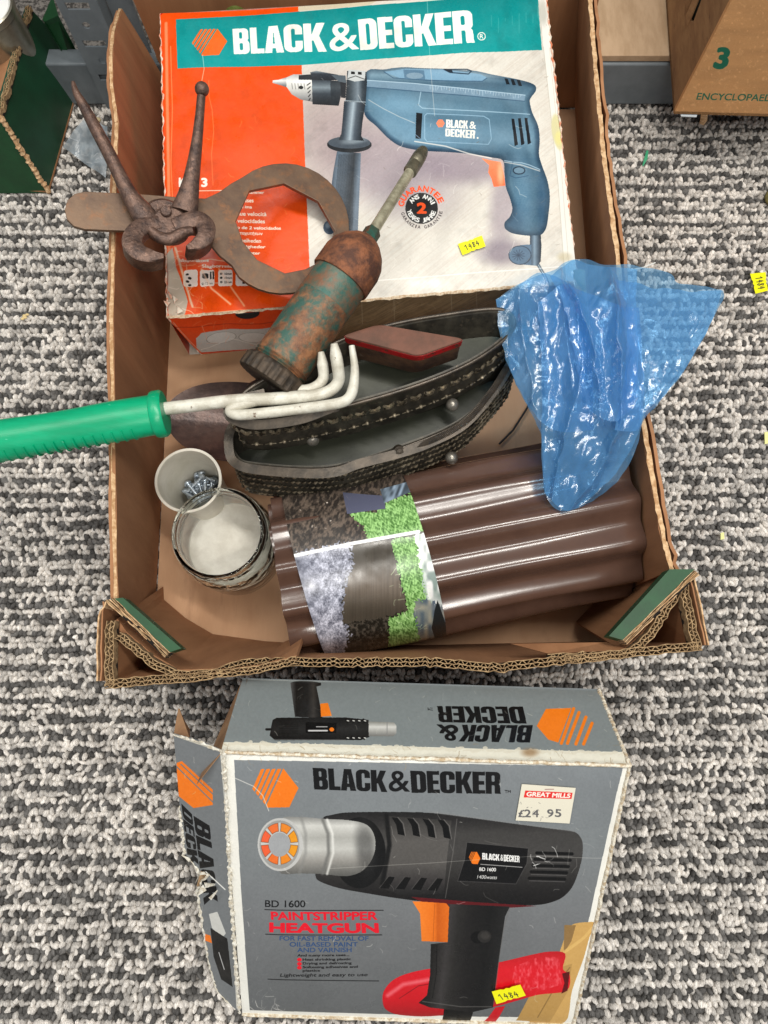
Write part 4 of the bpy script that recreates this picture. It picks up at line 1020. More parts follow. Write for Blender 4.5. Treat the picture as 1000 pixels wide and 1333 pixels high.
    s = [pl.at(x, y) for x, y in [(602, 333.5), (632, 322), (627, 308), (596, 319)]]
    sticker(s, n, '1484', root, None, up=.0026)
    return root, pl
DRILL, DPL = build_drill_box()

# ================================================================== the grey heat gun box leaning on the carton
HB = dict(TL=(-.1201, -.0514, .258), TR=(.1805, -.061, .257), BR=(.172, -.305, .0715), BL=(-.1288, -.296, .0725), KL=(-.1192, .0020, .189), KR=(.1812, -.0070, .187))
def paint_gun(fn, W, H):
    T = Print(fn, W, H, (.90, .895, .865)); X, Y = T.X, T.Y
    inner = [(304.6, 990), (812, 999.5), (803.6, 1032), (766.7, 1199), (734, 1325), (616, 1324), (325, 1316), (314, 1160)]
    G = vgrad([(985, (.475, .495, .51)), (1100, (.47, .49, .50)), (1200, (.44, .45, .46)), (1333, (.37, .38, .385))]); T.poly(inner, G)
    BK = (.06, .06, .065); OR = (.93, .47, .10)
    T.emblem([(333, 1052), (392, 1051), (385, 1001), (324, 1002)], OR, 4)
    T.mask(logo_mask('BLACK'), [(409, 1028), (506, 1031.5), (505, 1003.5), (407, 1000)], BK); T.mask(text_mask('&', 1, 96), [(505.5, 1031), (534, 1031.5), (533, 1003.5), (505.5, 1003)], BK)
    T.mask(logo_mask('DECKER'), [(536, 1032), (654, 1033), (654, 1005), (534, 1003.5)], BK); T.text('TM', 657, 1032, 8, 4, BK, bold=1)
    # the chair being stripped
    RED = (.80, .08, .13)
    T.poly(sm([(735, 1333), (690, 1333), (700, 1300), (725, 1250), (738, 1215), (748, 1203), (775, 1203), (768, 1222), (760, 1250), (745, 1290)]), (.78, .62, .36)); T.poly([(735, 1205), (750, 1205), (744, 1226), (734, 1242)], (.55, .43, .26)); T.line([(735, 1240), (760, 1222), (772, 1210)], 4, (.85, .70, .42), .8)
    T.poly([(672, 1330), (705, 1268), (745, 1255), (740, 1290), (715, 1333)], (.70, .55, .31)); T.line([(700, 1325), (725, 1282), (742, 1260)], 1.3, (.4, .3, .16), .6)
    red = [(498, 1300), (501, 1288), (512, 1276), (530, 1268), (560, 1262), (640, 1256), (690, 1245), (716, 1240), (736, 1242), (733, 1262), (742, 1270), (738, 1290), (700, 1296), (640, 1312), (560, 1324), (520, 1322), (502, 1314)]
    red = sm(red); T.poly(red, vgrad([(1240, (.72, .10, .13)), (1265, (.84, .10, .15)), (1300, (.80, .07, .12)), (1325, (.62, .05, .09))])); T.line([(505, 1296), (525, 1282), (560, 1276)], 2.2, (.96, .55, .58), .6, soft=3); T.line([(520, 1300), (545, 1284), (570, 1280)], 1, (.4, .02, .05), .7)
    sl = T.sub([(672, 1245), (738, 1298)]); b = fbm(X[sl] * .35, Y[sl] * .2, 6, 5); T.put(sl, inpoly(X[sl], Y[sl], [(664, 1262), (700, 1248), (728, 1246), (732, 1282), (700, 1292), (668, 1288)]) * np.clip((b - .40) * 2.2, 0, 1), (.93, .42, .45), .8)
    T.poly([(732, 1268), (742, 1265), (739, 1290), (731, 1294), (735, 1280)], (.35, .03, .05)); T.poly([(630, 1333), (645, 1312), (658, 1310), (645, 1333)], (.76, .07, .12))
    # gun body
    body = [(420, 1066), (432, 1061), (450, 1058), (500, 1057), (560, 1058), (610, 1064), (660, 1071), (720, 1079), (748, 1083), (757, 1092), (759, 1105), (757, 1122), (750, 1145), (742, 1160), (728, 1172), (705, 1179), (670, 1180), (640, 1179), (610, 1176), (560, 1175), (520, 1170), (480, 1163), (440, 1155), (414, 1145), (411, 1135), (420, 1120)]
    body = sm(body)
    T.poly(body, vgrad([(1056, (.10, .10, .10)), (1068, (.15, .145, .145)), (1085, (.24, .235, .23)), (1110, (.25, .245, .24)), (1135, (.19, .185, .18)), (1160, (.11, .105, .105)), (1180, (.07, .065, .065))]))
    T.poly([(500, 1062), (588, 1068), (583, 1110), (578, 1165), (520, 1165), (495, 1155), (503, 1110)], vgrad([(1060, (.17, .165, .16)), (1095, (.34, .33, .32)), (1125, (.33, .32, .31)), (1150, (.2, .19, .19)), (1168, (.1, .1, .1))]))
    T.line([(595, 1066), (590, 1110), (580, 1170)], 1, (.45, .44, .43), .6); T.line([(503, 1062), (507, 1100), (498, 1150)], 4, (.05, .05, .05), .9, soft=2)
    T.ell(468, 1110, 34, 46, (.055, .055, .055)); T.line([(560, 1057), (660, 1070), (748, 1082)], 1.2, (.5, .5, .5), .4, soft=1)
    for k in range(4):
        x = 510 + 20 * k; T.poly([(x, 1064 + k), (x + 8, 1065 + k), (x + 14, 1073 + k), (x + 17, 1088 + k * 1.5), (x + 8, 1086 + k * 1.5), (x + 6, 1074 + k)], (.03, .03, .03)); T.line([(x + 8, 1064 + k), (x + 15, 1072 + k), (x + 18, 1088 + k * 1.5)], 1, (.5, .49, .48), .6)
        x = 494 + 21 * k; T.poly([(x + 12, 1141 + k), (x + 20, 1142 + k), (x + 12, 1157 + k * 1.2), (x, 1156 + k * 1.2)], (.03, .03, .03)); T.line([(x + 12, 1141 + k), (x, 1156 + k)], .8, (.45, .44, .43), .5)
    for k in range(5):
        y = 1112 + 8.3 * k; x = 699 - 2.4 * k; T.line([(x, y - 1), (x + 46, y)], 4, (.03, .03, .03)); T.line([(x, y + 2.6), (x + 46, y + 3.6)], .8, (.42, .41, .41), .7)
    lab = [(608, 1097), (688, 1105), (686, 1125), (672, 1152), (596, 1148), (605, 1120)]
    T.poly(lab, (.045, .045, .05)); T.line(lab + [lab[0]], .6, (.35, .34, .34), .8)
    T.emblem([(611, 1125), (626, 1126), (625, 1110), (610, 1109)], OR, 3)
    Wt = (.93, .93, .92); T.mask(logo_mask('BLACK'), [(628, 1119.5), (651, 1121.5), (651, 1113), (628, 1111)], Wt); T.mask(text_mask('&', 1, 72), [(651.5, 1121.5), (655.5, 1122), (655.5, 1113), (651.5, 1113)], Wt)
    T.mask(logo_mask('DECKER'), [(656, 1122), (677, 1123.5), (677, 1115), (656, 1113.2)], Wt); T.line([(626, 1126), (680, 1130)], .8, Wt, .8); T.text('BD 1600', 624, 1135, 22, 5.2, Wt, ang=-2, bold=2); T.text('1400watts', 621, 1145, 26, 5, Wt, .85, -2, bold=1, skew=.2)
    # nozzle
    T.poly(sm([(365, 1068), (392, 1064), (420, 1066), (455, 1068), (478, 1074), (488, 1090), (487, 1112), (474, 1132), (452, 1140), (420, 1137), (392, 1136), (362, 1132)]), vgrad([(1062, (.48, .48, .47)), (1075, (.80, .80, .78)), (1090, (.66, .66, .64)), (1105, (.76, .76, .74)), (1120, (.58, .57, .55)), (1140, (.34, .34, .33))]))
    T.ell(476, 1103, 12, 33, (.2, .2, .2), .55, -5, .6); T.line([(420, 1067), (427, 1085), (428, 1110), (420, 1136)], 2, (.42, .42, .41), .8, soft=2); T.line([(426, 1067), (433, 1085), (434, 1110), (426, 1137)], 1.4, (.92, .92, .9), .7, soft=1.5); T.line([(392, 1064), (398, 1085), (398, 1110), (390, 1136)], 2, (.5, .5, .49), .5, soft=2)
    T.ell(365, 1099, 29.5, 34, (.74, .74, .73)); T.ell(364, 1099, 26, 31, (.60, .60, .59)); T.ell(364, 1098, 24.5, 27, (.76, .76, .75))
    for k in range(8):
        a0 = math.radians(45 * k + 5); a1 = math.radians(45 * k + 40); pts = []
        for t_ in np.linspace(a0, a1, 5): pts.append((364 + 24 * math.cos(t_), 1098 + 26.5 * math.sin(t_)))
        for t_ in np.linspace(a1, a0, 5): pts.append((364 + 14.5 * math.cos(t_), 1098 + 16 * math.sin(t_)))
        c_ = (.90, .60 - .24 * (.5 - .5 * math.cos(a0 + .3)), .12 + .10 * (.5 - .5 * math.cos(a0))); T.poly(pts, c_); T.line(pts + [pts[0]], .7, (.35, .2, .1), .8)
    T.ell(364, 1099, 14, 15.5, (.62, .63, .64))
    # trigger and handle
    T.poly([(535, 1168), (620, 1176), (700, 1181), (640, 1185), (560, 1180)], (.35, .07, .09))
    hd = [(584, 1178), (664, 1182), (658, 1195), (653, 1230), (646, 1280), (642, 1312), (615, 1318), (560, 1312), (545, 1306), (556, 1296), (560, 1270), (561, 1230), (583, 1228)]
    T.poly(hd, hgrad([(550, (.07, .07, .07)), (572, (.11, .105, .10)), (588, (.22, .21, .21)), (600, (.15, .145, .14)), (618, (.10, .095, .095)), (640, (.07, .07, .07)), (660, (.12, .12, .12))], .12, 1180))
    T.line([(569, 1232), (568, 1270), (563, 1300)], .9, (.03, .03, .03)); T.line([(664, 1183), (656, 1210), (650, 1250), (643, 1308)], 1, (.42, .41, .40), .6); T.line([(550, 1304), (600, 1311), (640, 1311)], 1.2, (.38, .37, .36), .7)
    T.ell(622, 1222, 9, 8, (.03, .03, .03)); T.ell(631, 1221, 9, 8, (.15, .145, .14)); T.ell(632, 1220, 6, 5, (.24, .23, .22), .7, 0, .3)
    T.poly([(578, 1314), (616, 1318), (612, 1333), (576, 1333)], (.05, .05, .05))
    T.poly([(537, 1174), (543, 1174), (581, 1177), (585, 1182), (583, 1228), (549, 1226), (547, 1190)], hgrad([(545, (.93, .50, .16)), (566, (.90, .45, .11)), (570, (.78, .36, .07)), (585, (.88, .43, .10))])); T.line([(566, 1178), (564, 1226)], .8, (.6, .27, .05), .6)
    # copy
    T.text('BD 1600', 345, 1180, 53, 9.5, BK, bold=1); T.line([(345, 1183), (499, 1185)], 1, BK)
    R2 = (.88, .08, .16)
    T.mask(text_mask('PAINTSTRIPPER', 3), [(353, 1196.5), (492, 1198), (492, 1186), (352, 1185)], R2); T.mask(text_mask('HEATGUN', 4), [(350, 1213), (494, 1215), (493, 1201), (350, 1199)], R2)
    T.line([(346, 1215), (497, 1217)], 1, BK); BL_ = (.20, .30, .46)
    T.mask(text_mask('FOR FAST REMOVAL OF', 2), [(364, 1223), (480, 1224.5), (480, 1218), (364, 1216.5)], BL_); T.mask(text_mask('OIL-BASED PAINT', 2), [(377, 1231), (466, 1232), (466, 1225.5), (377, 1224.5)], BL_); T.mask(text_mask('AND VARNISH', 2), [(387, 1238.5), (458, 1239), (458, 1232.5), (387, 1232)], BL_)
    for t_, x, y, wd in (('And many more uses...', 387, 1245, 68), ('Heat shrinking plastic', 394, 1250.5, 63), ('Drying and defrosting', 394, 1255.5, 64), ('Softening adhesives and', 394, 1260.5, 72), ('plastics', 394, 1265, 23)): T.text(t_, x, y, wd, 4.4, BK, bold=2)
    for y in (1248, 1253.5, 1258.5): T.ell(390, y, 3, 2.4, R2)
    T.text('Lightweight and easy to use', 364, 1272, 114, 6, BK, bold=1, skew=.25); T.line([(349, 1274), (493, 1277)], 1, BK)
    # shop price label, wear
    T.a *= (.95 + .10 * fbm(X * .015, Y * .015, 46))[..., None]; T.grain(.022, 3, .5); wc = (.88, .87, .84)
    T.line([(292, 1008), (312, 1016), (330, 1024), (342, 1036), (350, 1056)], .9, wc, .8); T.scratches(70, (300, 985, 810, 1320), wc, 51, 2, 12, .6, .6); T.scratches(14, (500, 1060, 760, 1180), wc, 52, 5, 30, .5, .7)
    T.line([(430, 1130), (560, 1124), (700, 1115), (790, 1118)], .6, wc, .4); T.scratches(18, (325, 1295, 380, 1318), wc, 53, 5, 14, .7, .8); T.scratches(10, (690, 1100, 730, 1130), (.95, .95, .94), 54, 6, 16, .9, 1)
    T.line([(300, 980), (500, 983), (820, 992)], 3, (.86, .84, .78), .7, soft=2); T.scratches(60, (295, 976, 820, 996), (.62, .52, .38), 55, 2, 9, .5, .8); T.ell(665, 987, 14, 5, (.60, .48, .32), .5, 0, .8)
    return T
def paint_gun_top(fn, W, H):
    T = Print(fn, W, H, (.485, .515, .52)); BK = (.05, .055, .06); OR = (.92, .48, .10); X, Y = T.X, T.Y
    T.poly([(290, 966), (823, 979), (823, 1000), (286, 1000)], (.87, .86, .80))
    T.emblem([(774, 923), (700, 922), (712, 967), (780, 968)][::1], OR, 0) if False else None
    # emblem upside down: solid to the left, stripes to the right
    T.poly([(699, 944), (711, 922), (744, 921), (727, 966), (714, 962)], OR)
    for k, (a, b) in enumerate((((747, 922), (731, 967)), ((754, 927), (739, 967)), ((763, 933), (750, 968)), ((771, 941), (760, 968)))): T.line([a, b], 4.2, OR)
    T.mask(logo_mask('BLACK'), [(694, 943), (600, 943), (595, 965), (690, 966)][0:4], BK)
    T.mask(text_mask('&', 2, 96), [(597, 943), (568, 942), (573, 964), (598, 965)], BK)
    T.mask(logo_mask('DECKER'), [(681, 919), (567, 919), (569, 940), (686, 941)], BK); T.text('TM', 564, 921, 7, 4, BK, ang=180, bold=1)
    # small gun
    T.poly([(383, 886), (400, 884), (418, 888), (418, 892), (412, 894), (420, 936), (384, 934), (378, 888)], hgrad([(378, (.35, .35, .35)), (386, (.10, .10, .10)), (400, (.12, .12, .12)), (408, (.22, .21, .2)), (418, (.06, .06, .06))]))
    T.poly([(355, 938), (360, 935), (450, 935), (480, 938), (481, 960), (470, 964), (358, 964), (351, 958)], vgrad([(934, (.08, .08, .08)), (950, (.15, .15, .15)), (964, (.07, .07, .07))])); T.line([(355, 963), (450, 964)], .9, (.45, .45, .45), .8)
    T.poly([(417, 917), (427, 916), (432, 933), (418, 934)], OR); T.poly([(480, 940), (513, 941), (516, 945), (516, 955), (512, 959), (480, 959)], vgrad([(940, (.5, .5, .48)), (947, (.82, .82, .8)), (959, (.45, .45, .44))])); T.line([(504, 941), (504, 959)], 1, (.5, .5, .5))
    T.poly([(398, 941), (438, 942), (438, 955), (398, 955)], (.03, .03, .03)); T.line([(402, 952), (426, 952)], 2, (.8, .8, .8)); T.line([(412, 947), (426, 947)], 1.2, (.7, .7, .7)); T.ell(432, 950.5, 3, 2.6, OR); T.line([(347, 950), (353, 950)], 3, (.08, .08, .08))
    for k in range(4):
        for y in (939, 961): T.line([(451 + 7.4 * k, y - 1.5), (452 + 7.4 * k, y + 1.5)], 2.4, (.02, .02, .02)); T.line([(452 + 7.4 * k, y), (454 + 7.4 * k, y + .5)], 1.3, (.85, .85, .83))
    for k in range(7): T.line([(364, 942 + 2.3 * k), (388, 942 + 2.3 * k)], .8, (.05, .05, .05), .8)
    T.grain(.02, 3, .4); wc = (.85, .84, .78)
    T.scratches(50, (300, 885, 815, 968), wc, 61, 2, 10, .5, .6); r = random.Random(3)
    for k in range(170):
        x = 292 + 530 * k / 170; T.ell(x, 968 + (x - 292) * .024 + r.gauss(0, 1.2), r.uniform(1, 5), r.uniform(.8, 2.6), (.84, .82, .75), .8)
    T.ell(690, 979, 10, 5, (.55, .42, .28), .7, 0, .7); T.scratches(60, (295, 968, 820, 990), (.58, .50, .38), 62, 2, 10, .6, .8); T.line([(318, 882), (779, 893), (822, 980)], 2, (.84, .83, .78), .7, soft=1)
    return T
def grid_panel(m, q, N, M, dfn, n):
    bl, br, tr, tl = q; vs = []; fs = []; uv = {}
    for j in range(M + 1):
        for i in range(N + 1):
            u = i / N; v = j / M; p = bl.lerp(br, u).lerp(tl.lerp(tr, u), v) + n * dfn(u, v); vs.append(p); uv[tuple(p)] = (u, v)
    for j in range(M):
        for i in range(N): a = j * (N + 1) + i; fs.append((a, a + 1, a + N + 2, a + N + 1))
    m.add(vs, fs); return uv
def quadfn(q):
    bl, br, tr, tl = [np.array(p)[None, None] for p in q]
    return lambda u, v: (bl * (1 - u[..., None]) + br * u[..., None]) * (1 - v[..., None]) + (tl * (1 - u[..., None]) + tr * u[..., None]) * v[..., None]
def build_gun_box():
    C = {k: Vector(v) for k, v in HB.items()}; bk = C['KL'] - C['TL']; C['BKL'] = C['BL'] + bk; C['BKR'] = C['BR'] + (C['KR'] - C['TR'])
    root = thing('heat_gun_box', 'grey heat gun box with orange emblem and torn open side, leaning on the big carton', 'box', ((C['BL'] + C['BR']) / 2).xy.to_3d())
    n = (C['TR'] - C['BR']).cross(C['BL'] - C['BR']).normalized()
    if n.z < 0: n = -n
    q = [C['BL'], C['BR'], C['TR'], C['TL']]
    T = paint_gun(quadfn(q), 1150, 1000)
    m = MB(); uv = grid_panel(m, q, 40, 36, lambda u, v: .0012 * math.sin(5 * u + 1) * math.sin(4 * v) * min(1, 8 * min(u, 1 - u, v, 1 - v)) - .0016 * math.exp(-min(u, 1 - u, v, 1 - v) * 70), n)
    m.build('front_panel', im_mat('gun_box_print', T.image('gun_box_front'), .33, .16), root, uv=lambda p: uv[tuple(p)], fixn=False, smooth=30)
    q2 = [C['TL'], C['TR'], C['KR'], C['KL']]; n2 = (C['TR'] - C['TL']).cross(C['KL'] - C['TL']).normalized()
    if n2.z < 0: n2 = -n2
    T2 = paint_gun_top(quadfn(q2), 1150, 340)
    m = MB(); uv2 = grid_panel(m, q2, 40, 10, lambda u, v: .0008 * math.sin(6 * u) * math.sin(3 * v) - .0012 * math.exp(-min(v, 1 - v) * 20), n2)
    m.build('top_panel', im_mat('gun_box_top', T2.image('gun_box_top'), .36, .16), root, uv=lambda p: uv2[tuple(p)], fixn=False, smooth=30)
    G = pm('grey_board', (.47, .49, .50), (.43, .45, .46), 40, .5, bump=.15); K = pm('inside_board', (.60, .46, .33), (.50, .37, .26), 40, .8, bump=.2)
    for nm, q3 in (('side_panel', ['TR', 'BR', 'BKR', 'KR']), ('back_panel', ['KL', 'KR', 'BKR', 'BKL']), ('bottom_panel', ['BL', 'BR', 'BKR', 'BKL'])):
        m = MB(); m.add([C[k] for k in q3], [(0, 1, 2, 3)]); m.build(nm, G, root)
    # edge wear along the folds
    WP = pm('worn_paper_edge', (.88, .86, .80), (.70, .62, .50), 260, .9, bump=.5)
    r = random.Random(9)
    for a, b, nm in ((C['TL'], C['TR'], 'worn_fold'), (C['TR'], C['BR'], 'worn_fold'), (C['BL'], C['BR'], 'worn_fold'), (C['TR'], C['KR'], 'worn_fold')):
        m = MB(); k = 70; m.tube([a.lerp(b, i / k) + Vector((0, 0, -.0011)) + Vector((r.gauss(0, .0002), r.gauss(0, .0002), r.gauss(0, .0002))) for i in range(k + 1)], [.0013 + r.uniform(0, .0006) for _ in range(k + 1)], 6); m.build(nm, WP, root)
    # open end: printed flap swung outwards
    ex = (C['TR'] - C['TL']).normalized(); ez = n
    up = (C['TL'] - C['BL']).normalized()
    pl = Plane(C['TL'], C['BL'], C['TL'] - ex * .045 - n * .022)
    pts = [(291, 979), (262, 966), (226, 956), (229, 990), (234, 1050), (241, 1112), (259, 1133), (272, 1138), (264, 1146), (257, 1160), (263, 1200), (273, 1258), (283, 1290), (302, 1310), (312, 1318), (305, 1230), (298, 1120)]
    PV = [pl.at(*p) for p in pts]
    o = C['BL'] - ex * .075; vx = (pl.at(226, 956) - C['TL']); vx = vx - up * vx.dot(up); vx.normalize(); Wd = .075; Hh = .33; o = C['BL'] - up * .012 + vx * Wd
    fn = lambda u, v: np.array(o)[None, None] - np.array(vx) * (u * Wd)[..., None] + np.array(up) * (v * Hh)[..., None]
    S = Print(fn, 320, 1000, (.455, .47, .48)); OR = (.93, .47, .10); BK = (.05, .05, .055)
    S.poly([(230, 993), (237, 991), (277, 1028), (277, 1048), (252, 1052), (231, 1035)], OR)
    for k in range(4): S.line([(228 + k * 7.5, 996 - k), (279, 1046 - 10.5 * k)], 1.5, (.455, .47, .48))
    S.mask(logo_mask('BLACK'), [(262, 1060), (272, 1165), (285, 1165), (276, 1068)][::1], BK) if False else None
    S.mask(logo_mask('BLACK'), [(252, 1062), (266, 1180), (284, 1176), (273, 1075)], BK); S.mask(logo_mask('DECK'), [(236, 1046), (246, 1130), (259, 1128), (250, 1060)], BK)
    S.poly([(272, 1190), (283, 1187), (294, 1215), (289, 1222), (276, 1208)], (.80, .80, .78)); S.poly([(274, 1208), (296, 1222), (303, 1285), (288, 1275), (278, 1245)], (.10, .10, .10)); S.poly([(264, 1215), (274, 1218), (276, 1228), (266, 1224)], OR); S.line([(285, 1240), (292, 1262)], 1, (.8, .8, .8))
    S.line([(288, 982), (300, 1120), (309, 1312)], 2.5, (.84, .83, .79)); S.line([(268, 1135), (280, 1146), (293, 1158)], 1.4, (.92, .92, .9)); S.line([(226, 957), (290, 979)], 2, (.8, .78, .72)); S.scratches(40, (226, 960, 310, 1310), (.82, .8, .76), 71, 2, 10, .6, .7); S.grain(.02, 2, .4)
    m = MB(); m.prism(PV, -pl.N * .0012)
    m.build('end_flap', im_mat('gun_box_flap', S.image('gun_box_flap'), .45, .2), root, uv=lambda p: (-(p - o).dot(vx) / Wd, (p - o).dot(up) / Hh))
    m = MB(); d = -pl.N * .006; m.prism([pl.at(*p) + d for p in [(272, 1136), (256, 1139), (250, 1160), (268, 1180), (284, 1170)]], -pl.N * .001); m.build('torn_inner_layer', EDGE, root)
    # brown dust flap of the top and the turned-up tip
    m = MB(); a = C['TL'] - n2 * .001; b = C['KL'] - n2 * .001; dz = -n2 * .034; q = [a, b, b - ex * .010 + dz, a - ex * .020 + dz * .9]; m.prism(q, n2 * -.001); m.build('dust_flap', K, root)
    m = MB(); t = pl.at(226, 957); m.prism([t, pl.at(246, 963), P(246, 951, .215), P(238, 937, .22), P(232, 923, .225)], -pl.N * .0012); m.build('turned_flap', K, root)
    m = MB(); m.add([C['TL'] - n * .004 + ex * .004, C['BL'] - n * .004 + ex * .004, C['BKL'] + ex * .004, C['KL'] + ex * .004], [(0, 1, 2, 3)]); m.build('inner_wall', K, root)
    # ragged white paper along the torn flap
    WT = pm('white_torn_paper', (.90, .89, .85), (.74, .70, .62), 300, .9, bump=.6); r = random.Random(21)
    def ragged(idx, nm, rr=.0007, amp=.0012):
        m = MB(); pts = []
        for a_, b_ in zip(idx[:-1], idx[1:]):
            k = max(3, int((b_ - a_).length / .0025))
            for j in range(k): pts.append(a_.lerp(b_, j / k) + Vector((r.gauss(0, amp * .5), r.gauss(0, amp * .5), r.gauss(0, amp * .4))))
        pts.append(idx[-1]); m.tube(pts, [rr * r.uniform(.4, 1.9) for _ in pts], 5, ph=.3); m.build(nm, WT, root)
    ragged([PV[k] + pl.N * .0004 for k in (4, 5, 6, 7, 8, 9, 10)], 'torn_flap_edge', .0009); ragged([PV[k] + pl.N * .0004 for k in (10, 11, 12, 13)], 'torn_flap_edge', .0006, .0006)
    ragged([PV[k] + pl.N * .0004 for k in (0, 1, 2)], 'torn_flap_edge', .0008, .0005); ragged([PV[0], PV[16], PV[15], PV[14]], 'torn_flap_edge', .0012, .0008)
    m = MB()
    for x, y in ((268, 1150), (276, 1146), (262, 1140), (282, 1158)):
        c = pl.at(x, y) + pl.N * .001; q = [c + (pl.at(x + r.uniform(-9, 9), y + r.uniform(-9, 9)) - pl.at(x, y)) + pl.N * r.uniform(0, .006) for _ in range(4)]; m.prism(q, pl.N * .0003)
    m.build('torn_scraps', WT, root)
    # shop price label
    pf = Plane(C['TL'], C['TR'], C['BL']); q = [pf.at(*p) for p in [(671, 1066), (741, 1070), (749, 1024), (679, 1019)]]
    S = Print(quadfn(q), 300, 200, (.86, .84, .77)); S.poly([(683, 1027), (743, 1031), (742, 1039), (681, 1036)], (.85, .20, .18)); S.mask(text_mask('GREAT MILLS', 3), [(684, 1034.8), (740, 1038), (741, 1031.8), (685, 1028.5)], (.95, .92, .88))
    INK = (.22, .22, .25)
    for ch, x in (('£', 674), ('2', 682), ('4', 692), ('.', 704), ('9', 711), ('5', 721)): S.mask(text_mask(ch, 2), [(x, 1062), (x + (9 if ch != '.' else 3), 1062.5), (x + (9 if ch != '.' else 3), 1052 if ch != '.' else 1060), (x, 1051 if ch != '.' else 1059.5)], INK, .75)
    S.scratches(26, (672, 1040, 745, 1066), (.86, .84, .77), 81, 3, 9, .9, 1); S.scratches(12, (672, 1040, 710, 1066), INK, 82, 1, 4, .7, .7); S.line([(708, 1026), (719, 1026)], .8, (.5, .3, .3))
    m = MB(); m.prism([p + n * .0016 for p in q], -n * .0003); q0 = q; 
    e1 = q[1] - q[0]; e2 = q[3] - q[0]
    m.build('shop_label', im_mat('shop_label', S.image('shop_label'), .5, .05), root, uv=lambda p: ((p - q0[0]).dot(e1) / e1.length_squared, (p - q0[0]).dot(e2) / e2.length_squared))
    s = [pf.at(x, y) for x, y in [(646, 1304), (684, 1293), (677, 1279), (640, 1288)]]
    sticker(s, n, '1484', root, None, up=.0022)
build_gun_box()
# yellow price sticker on the carpet by the right edge
q = [P(996, 355, .004), P(999, 379, .004), P(983, 383, .004), P(976, 357, .004)]
sticker([q[3], q[2], q[1], q[0]], Vector((0, 0, 1)), '1484', None, 'yellow price sticker 1484 stuck on the carpet near the right edge', up=.0015)
